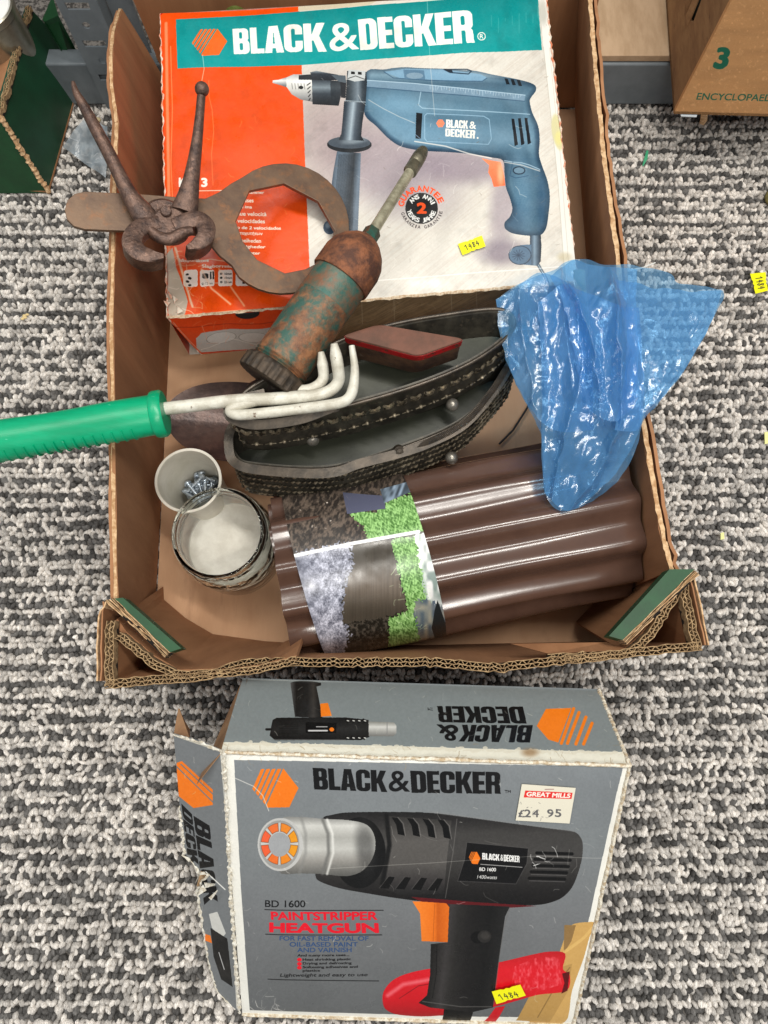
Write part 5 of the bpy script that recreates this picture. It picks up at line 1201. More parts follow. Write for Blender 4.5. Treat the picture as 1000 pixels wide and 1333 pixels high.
# ================================================================== brown lawn edging roll
BRP = pm('brown_plastic', (.345, .255, .215), (.31, .225, .19), 20, .17, bump=.04, bscale=120, c3=(.46, .38, .33), s3=300, lo3=.66, hi3=.76, r2=.25, dist=.0005, coat=.35)
def build_roll():
    a = P(372, 752, .092); b = P(793, 670, .094); ax = (b - a).normalized(); L = (b - a).length
    root = thing('lawn_edging_roll', 'rolled brown corrugated plastic lawn edging with a picture label, in the carton', 'garden edging', Vector(((a.x + b.x) / 2, (a.y + b.y) / 2, .006)))
    sd = Vector((-ax.y, ax.x, 0)).normalized(); up = sd.cross(ax) * -1
    if up.z < 0: up = -up
    R0 = .0805; AMP = .0054; NW = 13
    def pt(s, phi, r): return a + ax * s + (sd * math.sin(phi) + up * math.cos(phi)) * r
    def rad(phi, off=0): 
        c = math.cos(NW * phi + .6); return R0 + off + AMP * (c if c > 0 else c * .8) 
    def shell(name, off, s0, s1, lay=0, ph0=0, ph1=2 * math.pi, skew=0):
        N = 300; M = 14; vs = []; fs = []; th = .0016
        for j in range(M + 1):
            for i in range(N + 1):
                phi = ph0 + (ph1 - ph0) * i / N; s = s0 + (s1 - s0) * j / M + skew * math.sin(phi + .7)
                r = rad(phi, off) + .0010 * math.sin(3 * phi + s * 9) + .0009 * math.sin(s * 30 + phi * 2); vs += [pt(s, phi, r), pt(s, phi, r - th)]
        W = 2 * (N + 1)
        for j in range(M):
            for i in range(N):
                q = j * W + 2 * i; fs += [(q, q + 2, q + W + 2, q + W), (q + 1, q + W + 1, q + W + 3, q + 3)]
        for i in range(N):
            q = 2 * i; fs.append((q, q + 1, q + 3, q + 2)); q = M * W + 2 * i; fs.append((q, q + 2, q + 3, q + 1))
        m = MB(); m.add(vs, fs); return m.build(name, BRP, root, smooth=50)
    shell('outer_turn', 0, 0, L, skew=.004); shell('inner_turn', -.0062, .004, L + .004, skew=-.004); shell('inner_turn', -.0125, .002, L - .006, skew=.003); shell('inner_turn', -.019, .001, L - .002)
    # label wrapped round the left half
    s0, s1 = None, None
    f0 = lambda phi: .045 * L; 
    RL = R0 + AMP + .0016
    def surf(u, phi):
        # u 0..1 between the label's left and right edge
        return pt(L * (.062 + (.350) * u) - .007 * math.sin(phi), phi, RL)
    ph0, ph1 = -1.75, 1.62
    def fn(u, v):
        phi = ph1 + (ph0 - ph1) * (1 - v) * -1 if False else ph0 + (ph1 - ph0) * v
        s = L * (.062 + .350 * u) - .007 * np.sin(phi)
        A = np.array(a)[None, None]; return A + np.array(ax) * s[..., None] + np.array(sd) * (RL * np.sin(phi))[..., None] + np.array(up) * (RL * np.cos(phi))[..., None]
    T = Print(fn, 560, 760, (.20, .19, .18)); X, Y = T.X, T.Y
    n1 = fbm(X * .12, Y * .12, 5); n2 = vnoise(X * .55, Y * .55, 8); n3 = fbm(X * .5, Y * .5, 12)
    T.a[:] = mixc((.20, .18, .165), (.36, .33, .30), np.clip((n3 - .3) * 1.6, 0, 1))
    def region(pts, col, al=1.0, seed=0, jag=0):
        sl = T.sub(pts, 6)
        if sl is None: return
        x = X[sl] + (vnoise(X[sl] * .5, Y[sl] * .5, seed) - .5) * jag; y = Y[sl] + (vnoise(X[sl] * .5 + 9, Y[sl] * .5, seed + 1) - .5) * jag
        c = col(X[sl], Y[sl]) if callable(col) else col; T.put(sl, inpoly(x, y, pts).astype(float), c, al)
    grass = lambda x, y: mixc((.26, .42, .19), (.62, .80, .50), np.clip((vnoise(x * .9, y * .35 + x * .3, 3) * .6 + vnoise(x * .5 - y * .5, y * .5, 4) * .6 - .25) * 1.6, 0, 1))
    soil = lambda x, y: mixc((.19, .17, .155), (.40, .35, .31), np.clip((fbm(x * .35 + y * .1, y * .25, 5) - .38) * 3.2, 0, 1))
    stone = lambda x, y: mixc((.30, .31, .36), (.80, .81, .87), np.clip((fbm(x * .16, y * .16, 21) * 1.1 - .35 + (.9 * np.abs(vnoise(x * .5, y * .42, 24) - .5) + .5 * vnoise(x * .95, y * .8, 22)) * np.clip((x - 380) / 45, .25, 1) + (420 - x) * .004), 0, 1))
    # upper picture
    region([(360, 600), (545, 590), (548, 700), (366, 730)], soil)
    region([(455, 668), (470, 662), (490, 668), (505, 650), (590, 630), (590, 700), (478, 708), (476, 690)], grass, 1, 2, 9)
    region([(446, 640), (500, 645), (502, 662), (452, 669)], (.33, .34, .42)); region([(495, 636), (535, 625), (535, 640), (500, 655)], lambda x, y: mixc((.22, .25, .28), (.62, .70, .78), vnoise(x * .28 + y * .1, y * .12, 7)))
    T.scratches(60, (372, 640, 460, 720), (.62, .58, .52), 91, 2, 10, .6, .5); T.scratches(12, (380, 650, 450, 715), (.95, .9, .85), 92, .5, 2, .9, 1.4)
    # lower picture
    region([(360, 728), (560, 690), (590, 850), (410, 880)], lambda x, y: mixc((.10, .10, .09), (.30, .28, .25), np.clip((fbm(x * .4, y * .4, 15) - .4) * 3, 0, 1)))
    region([(372, 725), (456, 706), (460, 735), (450, 765), (446, 800), (456, 830), (450, 848), (430, 880), (380, 880)], stone, 1, 6, 12)
    region([(458, 708), (510, 703), (520, 750), (531, 796), (500, 805), (446, 812), (447, 790), (450, 765), (461, 738)], lambda x, y: mixc((.26, .24, .21), (.40, .36, .32), .5 + .5 * np.sin(y * .075 + 1.0)) * (.93 + .14 * vnoise(x * .8, y * .03, 4))[..., None], 1, 6, 5)
    region([(510, 702), (545, 696), (556, 760), (565, 800), (575, 836), (508, 848), (506, 806), (531, 796), (520, 750)], grass, 1, 8, 6)
    region([(540, 696), (580, 690), (600, 775), (600, 792), (558, 795), (548, 740)], lambda x, y: mixc((.95, .95, .95), (.55, .62, .60), np.clip((vnoise(x * .15, y * .08, 5) - .4) * 3, 0, 1)), .9, 8, 6)
    region([(540, 782), (560, 782), (600, 800), (600, 850), (548, 845), (542, 815)], lambda x, y: mixc((.25, .32, .40), (.62, .60, .55), vnoise(x * .2, y * .12, 9)), .95, 3, 8); region([(566, 795), (570, 782), (590, 840), (570, 842), (562, 818)], (.10, .13, .14))
    T.scratches(30, (508, 700, 560, 840), (.9, 1, .8), 94, 3, 12, .8, .6)
    T.line([(368, 726), (380, 724), (460, 707), (545, 692)], 4.5, (.95, .95, .95))
    m = MB(); N = 60; M = 14; vs = []; uvd = {}
    for i in range(N + 1):
        phi = ph0 + (ph1 - ph0) * i / N
        for j in range(M + 1):
            p = surf(j / M, phi) - (sd * math.sin(phi) + up * math.cos(phi)) * (.0004 * (1 - math.cos(NW * phi + .6))); vs.append(p); uvd[tuple(p)] = (j / M, i / N)
    m.add(vs, [(i * (M + 1) + j, i * (M + 1) + j + 1, (i + 1) * (M + 1) + j + 1, (i + 1) * (M + 1) + j) for i in range(N) for j in range(M)])
    m.build('paper_label', im_mat('edging_label', T.image('edging_label'), .22, .05), root, uv=lambda p: uvd[tuple(p)], smooth=50)
build_roll()

# ================================================================== two embossed trays
TRAY = pm('tarnished_tray', (.27, .255, .22), (.17, .16, .14), 60, .42, .35, bump=.35, bscale=160, c3=(.40, .36, .30), s3=110, lo3=.60, hi3=.72, dist=.0009)
TRIM = pm('tray_trim', (.32, .285, .245), (.22, .20, .175), 60, .34, .45, bump=.15, c3=(.52, .49, .44), s3=260, lo3=.66, hi3=.74)
TFL = pm('tray_floor', (.20, .21, .165), (.16, .17, .135), 18, .42, .2, bump=.10, bscale=200, c3=(.34, .33, .29), s3=300, lo3=.70, hi3=.8)
ORN = pm('embossed_ornament', (.66, .61, .52), (.46, .42, .35), 90, .42, .6, bump=.5, c3=(.20, .18, .15), s3=150, lo3=.45, hi3=.6)
BALLM = pm('bright_ball', (.60, .58, .54), (.40, .38, .35), 80, .34, .6, bump=.05)
def build_tray(label, rim_px, h, depth, inset, handle, knob, feet, style, shear=.5, drop_right=0, far_clip=None):
    cx = sum(p[0] for p in rim_px) / len(rim_px); cy = sum(p[1] for p in rim_px) / len(rim_px)
    x0 = min(p[0] for p in rim_px); x1 = max(p[0] for p in rim_px)
    hh = lambda x: h - drop_right * (x - x0) / (x1 - x0)
    R = [P(x, y, hh(x)) for x, y in rim_px]; n0 = len(R)
    # closed smooth loop
    loop = []
    for i in range(n0):
        a, b, c, d = R[i - 1], R[i], R[(i + 1) % n0], R[(i + 2) % n0]
        for k in range(8):
            t = k / 8; loop.append(.5 * ((2 * b) + (c - a) * t + (2 * a - 5 * b + 4 * c - d) * t * t + (3 * b - 3 * c + d - a) * t ** 3))
    C = sum(loop, Vector()) / len(loop); n = len(loop)
    root = thing('embossed_tray', label, 'tray', (C.x, C.y, h - depth), None)
    def inw(i, d):
        t = (loop[(i + 1) % n] - loop[i - 1]); nn = Vector((-t.y, t.x, 0)).normalized()
        if nn.dot(C - loop[i]) < 0: nn = -nn
        return nn * d
    prof = [(0, 0, .0), (.0035, .0005, 0), (.004, -.0015, 0), (.003 + inset * .25, -depth * .35, 0), (.003 + inset * .7, -depth * .8, 0), (.004 + inset, -depth, 0)]
    SH = Vector((.0, -shear, 0))
    vs = []; W = len(prof) * 2
    for i in range(n):
        inner = [loop[i] + inw(i, d) + Vector((0, 0, z)) - SH * min(z, 0) for d, z, _ in prof]
        outer = [loop[i] + inw(i, max(d - .0028, -.0008)) + Vector((0, 0, z - .0018)) - SH * min(z, 0) for d, z, _ in prof]; vs += inner + outer
    fs = []; K = len(prof)
    for i in range(n):
        a = i * W; b = ((i + 1) % n) * W
        for k in range(K - 1): fs += [(a + k, a + k + 1, b + k + 1, b + k), (a + K + k, b + K + k, b + K + k + 1, a + K + k + 1)]
        fs.append((a, b, b + K, a + K))
    m = MB(); m.add(vs, fs); m.build('wall', TRAY, root, smooth=60)
    DF = depth * .55
    fl = [loop[i] + inw(i, .0035 + inset * .5) + SH * DF + Vector((0, 0, -DF)) for i in range(n)]
    m = MB(); m.add(fl + [p - Vector((0, 0, .002)) for p in fl], [tuple(range(n)), tuple(range(2 * n - 1, n - 1, -1))]); m.build('tray_floor', TFL, root)
    # rolled rim
    m = MB(); m.tube(loop + [loop[0], loop[1]], .0019, 8, cap=False); m.build('rim', TRIM, root, smooth=60)
    # embossed band on the outside wall facing out
    m = MB(); s = 0
    cnt = 0
    per = sum((loop[(i + 1) % n] - loop[i]).length for i in range(n)); stp = .0128 if style == 'cross' else .0052; N = int(per / stp)
    def along(t):
        t = (t % 1) * per
        for i in range(n):
            l = (loop[(i + 1) % n] - loop[i]).length
            if t <= l: return i, t / l
            t -= l
        return 0, 0
    r = random.Random(3)
    rows = (.33, .70) if style == 'cross' else (.22, .38, .54, .70, .86)
    for k in range(N):
        for ri, f in enumerate(rows):
            i, t = along((k + .5 * (ri % 2)) / N); p = loop[i].lerp(loop[(i + 1) % n], t)
            d = (loop[(i + 1) % n] - loop[i]).normalized(); o = -inw(i, 1)
            q = p + inw(i, .003 + inset * f * .9 - .0032) + SH * (depth * f) + Vector((0, 0, -depth * f - .0008)) + o * .0006
            tl = (o * (inset * .9) + Vector((0, 0, depth))).normalized()
            if style == 'cross':
                if ri == 0:
                    for sg in (-1, 1):
                        a1 = q - d * .0046 - tl * .0050 * sg; b1 = q + d * .0046 + tl * .0050 * sg; m.tube([a1, q + o * .0012, b1], [.0012, .0019, .0012], 5, up=o)
                    m.ball(q + o * .0006, .0014, 6, 4)
                else:
                    m.ball(q, .0016, 6, 4, (1.3, 1.3, .8)); m.tube([q - d * .005 - tl * .0018, q - tl * .0006, q + d * .005 - tl * .0018], [.0005, .0008, .0005], 4, up=o)
            else:
                j = r.uniform(.6, 1.3)
                m.tube([q - d * .0022 * j - tl * .0016, q + d * .0004 + o * .0005, q + d * .0024 * j + tl * .0017], [.0005, .0014 * j, .0005], 4, up=o)
    m.build('embossed_band', ORN, root, smooth=50)
    # strap handle lying along the near rim
    hp = arc([P(x, y, hh(x) + .005 + dz) for x, y, dz in handle[0]], 8)
    m = MB(); m.tube(hp, [(handle[1] * 1.15, .0014)] * len(hp), 4, up=(0, -.30, .95), ph=.5); ho = m.build('handle', TRIM, root, smooth=50)
    if handle[2]:
        m = MB(); st_ = arc([P(x, y, hh(x) + .005 + dz) for x, y, dz in handle[2]], 12)
        for i in range(0, len(st_) - 1):
            for t in (0, .5):
                p = st_[i].lerp(st_[i + 1], t); d = (st_[i + 1] - st_[i]).normalized(); sdv = d.cross(Vector((0, -.5, .85))).normalized()
                m.tube([p - sdv * .0042 - d * .001, p + Vector((0, 0, .0012)), p + sdv * .0042 + d * .001], [.0006, .0012, .0006], 5)
        m.build('rope_pattern', TRIM, ho, smooth=50)
    kp = P(knob[0], knob[1], hh(knob[0]) + .008)
    m = MB(); axk = Vector((.15, -.55, .8)).normalized(); m.lathe([(-.006, .0052), (.001, .0055), (.0018, .0048), (.0018, .0038), (.0028, .0034), (.0032, .0001)], kp, kp + axk, 20); m.build('pivot_stud', TRIM, root, smooth=40)
    for fx, fy, fh in feet:
        m = MB(); m.ball(P(fx, fy, fh), .0062, 16, 10); m.build('ball_foot', BALLM, root, smooth=80)
    return root
build_tray('lower of the two dark embossed metal trays, with hammered sides and swing handle',
    [(300, 562), (306, 596), (335, 607), (430, 610), (515, 586), (600, 550), (650, 500), (672, 466), (640, 462), (560, 500), (440, 530), (345, 545)], .180, .040, .004,
    ([(330, 552, .0), (303, 556, .004), (298, 580, .004), (306, 602, .004), (340, 612, .002), (425, 616, .002), (470, 603, .003), (520, 590, .004), (560, 576, .003), (606, 551, .003), (645, 506, .003), (668, 468, .003)], .0052, [(530, 587, .002), (562, 575, .003), (606, 551, .003), (640, 512, .003), (662, 478, .003)]), (520, 588), [(588, 596, .158)], 'hammer', .55)
build_tray('upper dark oval tray with embossed crosses on its side, holding the red tin',
    [(302, 540), (340, 549), (440, 531), (545, 501), (622, 467), (668, 428), (652, 403), (572, 411), (500, 425), (440, 445), (370, 480), (320, 510)], .222, .038, .005,
    ([(345, 512, .0), (306, 522, .004), (297, 534, .003), (304, 546, .002), (335, 553, .001), (390, 546, .002), (437, 529, .005)], .0050, None), (436, 529), [(589, 527, .185), (407, 572, .185)], 'cross', .5)

# ================================================================== dark oval blade underneath
def build_blade():
    IRON = pm('dark_blade', (.36, .28, .25), (.24, .19, .18), 30, .34, .4, bump=.35, bscale=180, c3=(.40, .33, .30), s3=220, lo3=.62, hi3=.74)
    out = arc([P(x, y, .085) for x, y in [(212, 546), (222, 522), (250, 504), (290, 497), (340, 500), (400, 512), (430, 540), (400, 570), (340, 592), (300, 600), (262, 592), (232, 575), (214, 552)]], 6)[:-1]
    C = P(330, 548, .070); n = len(out); m = MB(); vs = []; K = 8
    for k in range(K + 1):
        f = k / K
        for p in out: vs.append(C.lerp(p, f) + Vector((0, 0, -.010 * (1 - f * f))))
    fs = [(k * n + i, k * n + (i + 1) % n, (k + 1) * n + (i + 1) % n, (k + 1) * n + i) for k in range(K) for i in range(n)]
    nv = len(vs); vs += [v - Vector((0, 0, .0022)) for v in vs]; fs += [tuple(nv + j for j in f[::-1]) for f in fs]; fs += [(K * n + i, K * n + (i + 1) % n, nv + K * n + (i + 1) % n, nv + K * n + i) for i in range(n)]
    m.add(vs, fs); o = m.build('trowel_blade', IRON, None, smooth=40); tag(o, 'dark rusty oval metal blade lying under the two trays', 'blade')
    m = MB(); m.tube([P(325, 512, .2), P(352, 500, .215), P(385, 482, .23)], [(.010, .004), (.011, .004), (.011, .004)], 10); o = m.build('flat_bar', pm('bar_iron', (.20, .17, .15), (.12, .11, .1), 70, .5, .6, c3=(.4, .36, .32), s3=150), None, smooth=50); tag(o, 'short dark metal bar crossing under the cap of the grease gun', 'metal bar')
build_blade()

# ================================================================== red tin in the upper tray
def build_tin():
    top = [P(443, 437, .252), P(545, 464, .252), P(608, 441, .252), P(492, 421, .252)]
    RB = pm('rusty_red_lid', (.43, .28, .22), (.33, .23, .18), 40, .7, .1, bump=.35, bscale=300, lo=.38, hi=.62, c3=(.55, .12, .13), s3=40, lo3=.60, hi3=.8)
    RT = pm('rust_tin', (.42, .30, .22), (.28, .20, .16), 60, .6, .35, bump=.4, c3=(.48, .42, .36), s3=160, lo3=.62, hi3=.7)
    RED = pm('red_band', (.72, .06, .09), (.58, .07, .08), 80, .35, .1, bump=.2, c3=(.32, .18, .13), s3=120, lo3=.56, hi3=.64)
    root = thing('red_tin', 'flat rectangular rusty tin with red edged lid lying in the upper tray', 'tin', sum(top, Vector()) / 4 - Vector((0, 0, .036)))
    def rounded(q, r, off=0, seg=6):
        out = []; c = sum(q, Vector()) / 4; n = 4
        q = [c + (p - c) * (1 + off / (p - c).length) for p in q]
        for i in range(4):
            a, b, d = q[i - 1], q[i], q[(i + 1) % 4]; p0 = b + (a - b).normalized() * r; p1 = b + (d - b).normalized() * r
            for k in range(seg + 1):
                t = k / seg; out.append(p0 * (1 - t) ** 2 + b * 2 * t * (1 - t) + p1 * t * t)
        return out
    def stack(name, lv, mat, capped=True):
        m = MB(); vs = []; n = 28
        for off, z in lv: vs += [p + Vector((0, 0, z)) for p in rounded(top, (.0075 + min(off, 0) * .2), off)]
        fs = [(k * n + i, k * n + (i + 1) % n, (k + 1) * n + (i + 1) % n, (k + 1) * n + i) for k in range(len(lv) - 1) for i in range(n)]
        fs += [tuple(range(n)), tuple((len(lv) - 1) * n + i for i in range(n))][::1]
        m.add(vs, fs); m.build(name, mat, root, smooth=35)
    stack('lid', [(-.0003, -.0020), (-.0008, -.0006), (-.0022, 0), (-.007, .0001), (-.02, .0002)], RB); stack('lid_band', [(0, -.0105), (0, -.0020)], RED)
    stack('tin_body', [(-.0022, -.038), (-.001, -.0365), (-.0012, -.0112)], RT)
build_tin()

# ================================================================== grease gun
def build_grease():
    A = P(349, 499, .222); S = P(480, 311, .240); ax = (S - A).normalized(); L = (S - A).length
    RU = pm('rust_over_green', (.36, .235, .165), (.58, .40, .27), 90, .55, .15, bump=.6, bscale=320, lo=.36, hi=.62, c3=(.20, .34, .30), s3=60, lo3=.44, hi3=.58, dist=.0012)
    GRN = pm('green_over_rust', (.17, .35, .31), (.30, .38, .33), 110, .5, .15, bump=.45, bscale=300, c3=(.46, .32, .23), s3=85, lo3=.42, hi3=.62, dist=.0012)
    RC = pm('rusty_cap', (.56, .35, .23), (.33, .21, .16), 70, .7, .25, bump=.7, bscale=300, c3=(.20, .42, .38), s3=50, lo3=.66, hi3=.74, dist=.0015)
    DK = pm('dark_knurl', (.33, .28, .23), (.21, .185, .16), 80, .6, .5, bump=.5, c3=(.34, .28, .22), s3=200, lo3=.6, hi3=.7)
    NZ = pm('dull_brass', (.74, .72, .62), (.58, .56, .47), 90, .36, .5, bump=.4, c3=(.60, .58, .50), s3=240, lo3=.6, hi3=.7); NZ2 = pm('dark_coupler', (.46, .44, .37), (.32, .31, .26), 70, .42, .5, bump=.4)
    root = thing('grease_gun', 'rusty green grease gun lying diagonally from the tray onto the drill box', 'grease gun', (A + S) / 2 - Vector((0, 0, .03)))
    R = .0255
    def kn(i, j, r): return r + (.0013 if (j % 4) < 2 and 1 <= i <= 4 else 0)
    m = MB(); m.lathe([(0, .0001), (0, R + .002), (.001, R + .0036), (.004, R + .0038), (.013, R + .0038), (.0155, R + .0030), (.0165, R + .001), (.0165, .01)], A, S, 96, rfn=kn); m.build('knurled_cap', DK, root, smooth=35)
    body = [(.016, R + .0004), (.0175, R - .0012), (.019, R + .0006), (.0205, R - .0008), (.022, R + .0006), (.0235, R - .0006), (.026, R)]
    m = MB(); m.lathe([(p[0], p[1]) for p in body], A, S, 64); m.build('thread', RU, root, smooth=60)
    e = L * .71
    # barrel in two tones: rusty lower length, greener near the head
    n = 30; prof = [(.026 + (e * .78 - .026) * i / n, R) for i in range(n + 1)]
    m = MB(); m.lathe(prof, A, S, 64, wob=.002); m.build('barrel', RU, root, smooth=60)
    prof = [(e * .78 + (e * .22 + .002) * i / 12, R + .0001) for i in range(13)]
    m = MB(); m.lathe(prof, A, S, 64, wob=.002); m.build('barrel_head_end', GRN, root, smooth=60)
    m = MB(); m.lathe([(e, R - .001), (e, R + .0018), (e + .001, R + .0024), (e + .020, R + .0022), (e + .028, R + .0002), (e + .036, R - .0045), (e + .043, R - .0115), (e + .046, .0095), (e + .046, .0001)], A, S, 64, wob=.006); m.build('head_cap', RC, root, smooth=50)
    h0 = A + ax * (e + .040); tipdir = (P(551, 196, .215) - h0).normalized()
    m = MB(); m.lathe([(0, .0085), (.008, .0085), (.0085, .0078), (.017, .0078), (.0175, .006), (.018, .0001)], h0, h0 + tipdir, 6); m.build('hex_nut', pm('green_nut', (.16, .34, .29), (.25, .24, .18), 60, .5, .4, bump=.4, c3=(.4, .26, .17), s3=90), root, smooth=25)
    t0 = h0 + tipdir * .014; tl = (P(534, 226, .218) - t0).length
    m = MB(); m.lathe([(0, .0050), (tl, .0048)], t0, t0 + tipdir, 24); m.build('delivery_tube', NZ, root, smooth=50)
    t1 = t0 + tipdir * (tl - .002); l2 = .034
    m = MB(); m.lathe([(0, .0045), (.001, .0066), (.012, .0066), (.013, .0058), (.0145, .0068), (.024, .0066), (.030, .0058), (l2, .0045), (l2, .002), (l2 - .004, .0001)], t1, t1 + tipdir, 28, wob=.01); m.build('coupler', NZ2, root, smooth=40)
build_grease()

# ================================================================== hand fork with green handle
def build_fork():
    GP = pm('green_handle', (.0, .64, .45), (.0, .58, .40), 20, .33, bump=.12, bscale=160, c3=(.50, .82, .70), s3=120, lo3=.66, hi3=.74, stretch=(1, 4, 1))
    WP = pm('white_coating', (.84, .83, .78), (.72, .70, .64), 60, .38, bump=.35, bscale=300, c3=(.42, .34, .27), s3=150, lo3=.63, hi3=.70)
    z = .236
    a = P(-60, 584, z); b = P(212, 538, z); ax = (b - a).normalized(); up = Vector((0, 0, 1)); sd = ax.cross(up)
    root = thing('hand_fork', 'hand fork with ribbed green plastic handle and white bent prongs, across the carton rim', 'garden fork', (b.x, b.y, z - .02))
    m = MB(); L = (b - a).length; N = 60; pts = []; rad = []
    for i in range(N + 1):
        t = i / N; pts.append(a + ax * (L * t * .955)); w_ = .0178 - .0006 * t + .0006 * math.sin(t * 9); rad.append((w_, w_ * .82))
    m.tube(pts, rad, 28); o = m.build('handle', GP, root, smooth=60)
    m = MB(); e = a + ax * (L * .95); m.tube([e, e + ax * .001, e + ax * .003, e + ax * .009, e + ax * .011], [(.0165, .014), (.0195, .0165), (.0205, .0175), (.0205, .0175), (.0190, .016)], 24); m.build('handle_collar', GP, o, smooth=40)
    m = MB()
    for k in range(17):
        t = .12 + .046 * k; c = a + ax * (L * t)
        pp = []
        for j in range(9):
            an = -.25 - 1.15 * j / 8 * 1; pp.append(c + sd * math.cos(an) * .0186 + up * (math.sin(an + 1.0)) * .0158 )
        pp = [c + sd * (math.cos(q) * .0180) + up * (math.sin(q) * .0150) for q in [(.75 - 1.5 * j / 8) for j in range(9)]]
        m.tube(pp, [(.0009, .0009)] * 9, 6)
    m.build('finger_ribs', GP, o, smooth=50)
    def wire(name, pts, r0=.0046, tip=True, n=14):
        pp = arc([P(*p) for p in pts], 8); k = len(pp)
        rr = [(r0, r0)] * k
        rr = []
        for i in range(k):
            t = i / (k - 1); f = 1 if not tip or t < .8 else 1 - (t - .8) / .2 * .45; rr.append((r0 * f, r0 * (.6 + .4 * f)))
        m = MB(); m.tube(pp, rr, n); m.build(name, WP, root, smooth=70)
    zz = z - .002
    wire('shaft', [(206, 533, zz), (250, 528, zz), (300, 522, zz), (360, 519, zz), (400, 516, zz)], .0056, False)
    wire('prong', [(392, 517, zz), (415, 514, zz), (432, 507, zz + .001), (441, 495, zz + .004), (440, 478, zz + .012), (437, 460, zz + .018), (435, 447, zz + .022)], .0052)
    wire('prong', [(372, 505, zz - .004), (396, 508, zz - .006), (412, 503, zz - .006), (421, 492, zz - .004), (420, 474, zz + .002), (418, 458, zz + .006)], .0048)
    wire('prong', [(340, 520, zz), (318, 526, zz), (304, 530, zz), (300, 536, zz), (312, 540, zz + .001), (350, 537, zz + .002), (400, 531, zz + .003), (440, 525, zz + .006), (454, 518, zz + .008), (460, 504, zz + .012), (462, 480, zz + .018), (458, 450, zz + .024)], .0046)
build_fork()

# ================================================================== big flat ring spanner with pincers on it
SPL = Plane(P(90, 275, .241), P(440, 345, .163), P(400, 215, .184))
def build_spanner():
    IR = pm('brown_steel', (.455, .36, .28), (.36, .28, .225), 30, .46, .35, bump=.22, bscale=320, lo=.38, hi=.62, c3=(.52, .36, .24), s3=80, lo3=.52, hi3=.68, dist=.0006)
    c = (369, 297)
    out = []
    for k in range(25):
        a = math.radians(-212 + 11.0 * k); out.append((c[0] + 86 * math.cos(a) * 1.0, c[1] + 85 * math.sin(a)))
    # go clockwise: handle top edge -> ring -> handle bottom
    ring = [(c[0] + 86 * math.cos(math.radians(t)), c[1] + 85 * math.sin(math.radians(t))) for t in range(-128, 142, 10)]
    hd = [(302, 345), (286, 332), (274, 318), (262, 306), (240, 302), (160, 300), (110, 298), (96, 294), (87, 285), (84, 273), (88, 260), (97, 252), (110, 249), (180, 252), (240, 257), (268, 258), (285, 250), (300, 239)]
    outer = ring + hd
    inn = [(307, 288), (325, 248), (370, 238.5), (414.6, 262), (436, 300), (423, 337), (398, 350), (371, 355.5), (335, 338), (316, 314)]
    # resample both loops by angle around the ring centre is not possible for the handle: triangulate with bmesh instead
    m = bmesh.new(); th = .0048
    from mathutils.geometry import tessellate_polygon
    pa = [SPL.at(*p) for p in outer]; pb = [SPL.at(*p) for p in inn]; allv = [m.verts.new(p) for p in pa + pb]
    for t in tessellate_polygon([pa, pb]): m.faces.new([allv[k] for k in t])
    bmesh.ops.recalc_face_normals(m, faces=m.faces); fcs = m.faces[:]
    r = bmesh.ops.extrude_face_region(m, geom=fcs); vs = [g for g in r['geom'] if isinstance(g, bmesh.types.BMVert)]
    bmesh.ops.translate(m, verts=vs, vec=-SPL.N * th); bmesh.ops.recalc_face_normals(m, faces=m.faces)
    me = bpy.data.meshes.new('ring_spanner'); org = SPL.at(300, 300) - SPL.N * th; bmesh.ops.translate(m, verts=m.verts, vec=-org); m.to_mesh(me); m.free()
    ob = bpy.data.objects.new('ring_spanner', me); COL.objects.link(ob); ob.location = org; me.materials.append(IR)
    b = ob.modifiers.new('bevel', 'BEVEL'); b.width = .0006; b.segments = 2; b.limit_method = 'ANGLE'; b.angle_limit = math.radians(50)
    tag(ob, 'large flat brown steel ring spanner lying over the carton rim and drill box', 'spanner')
build_spanner()
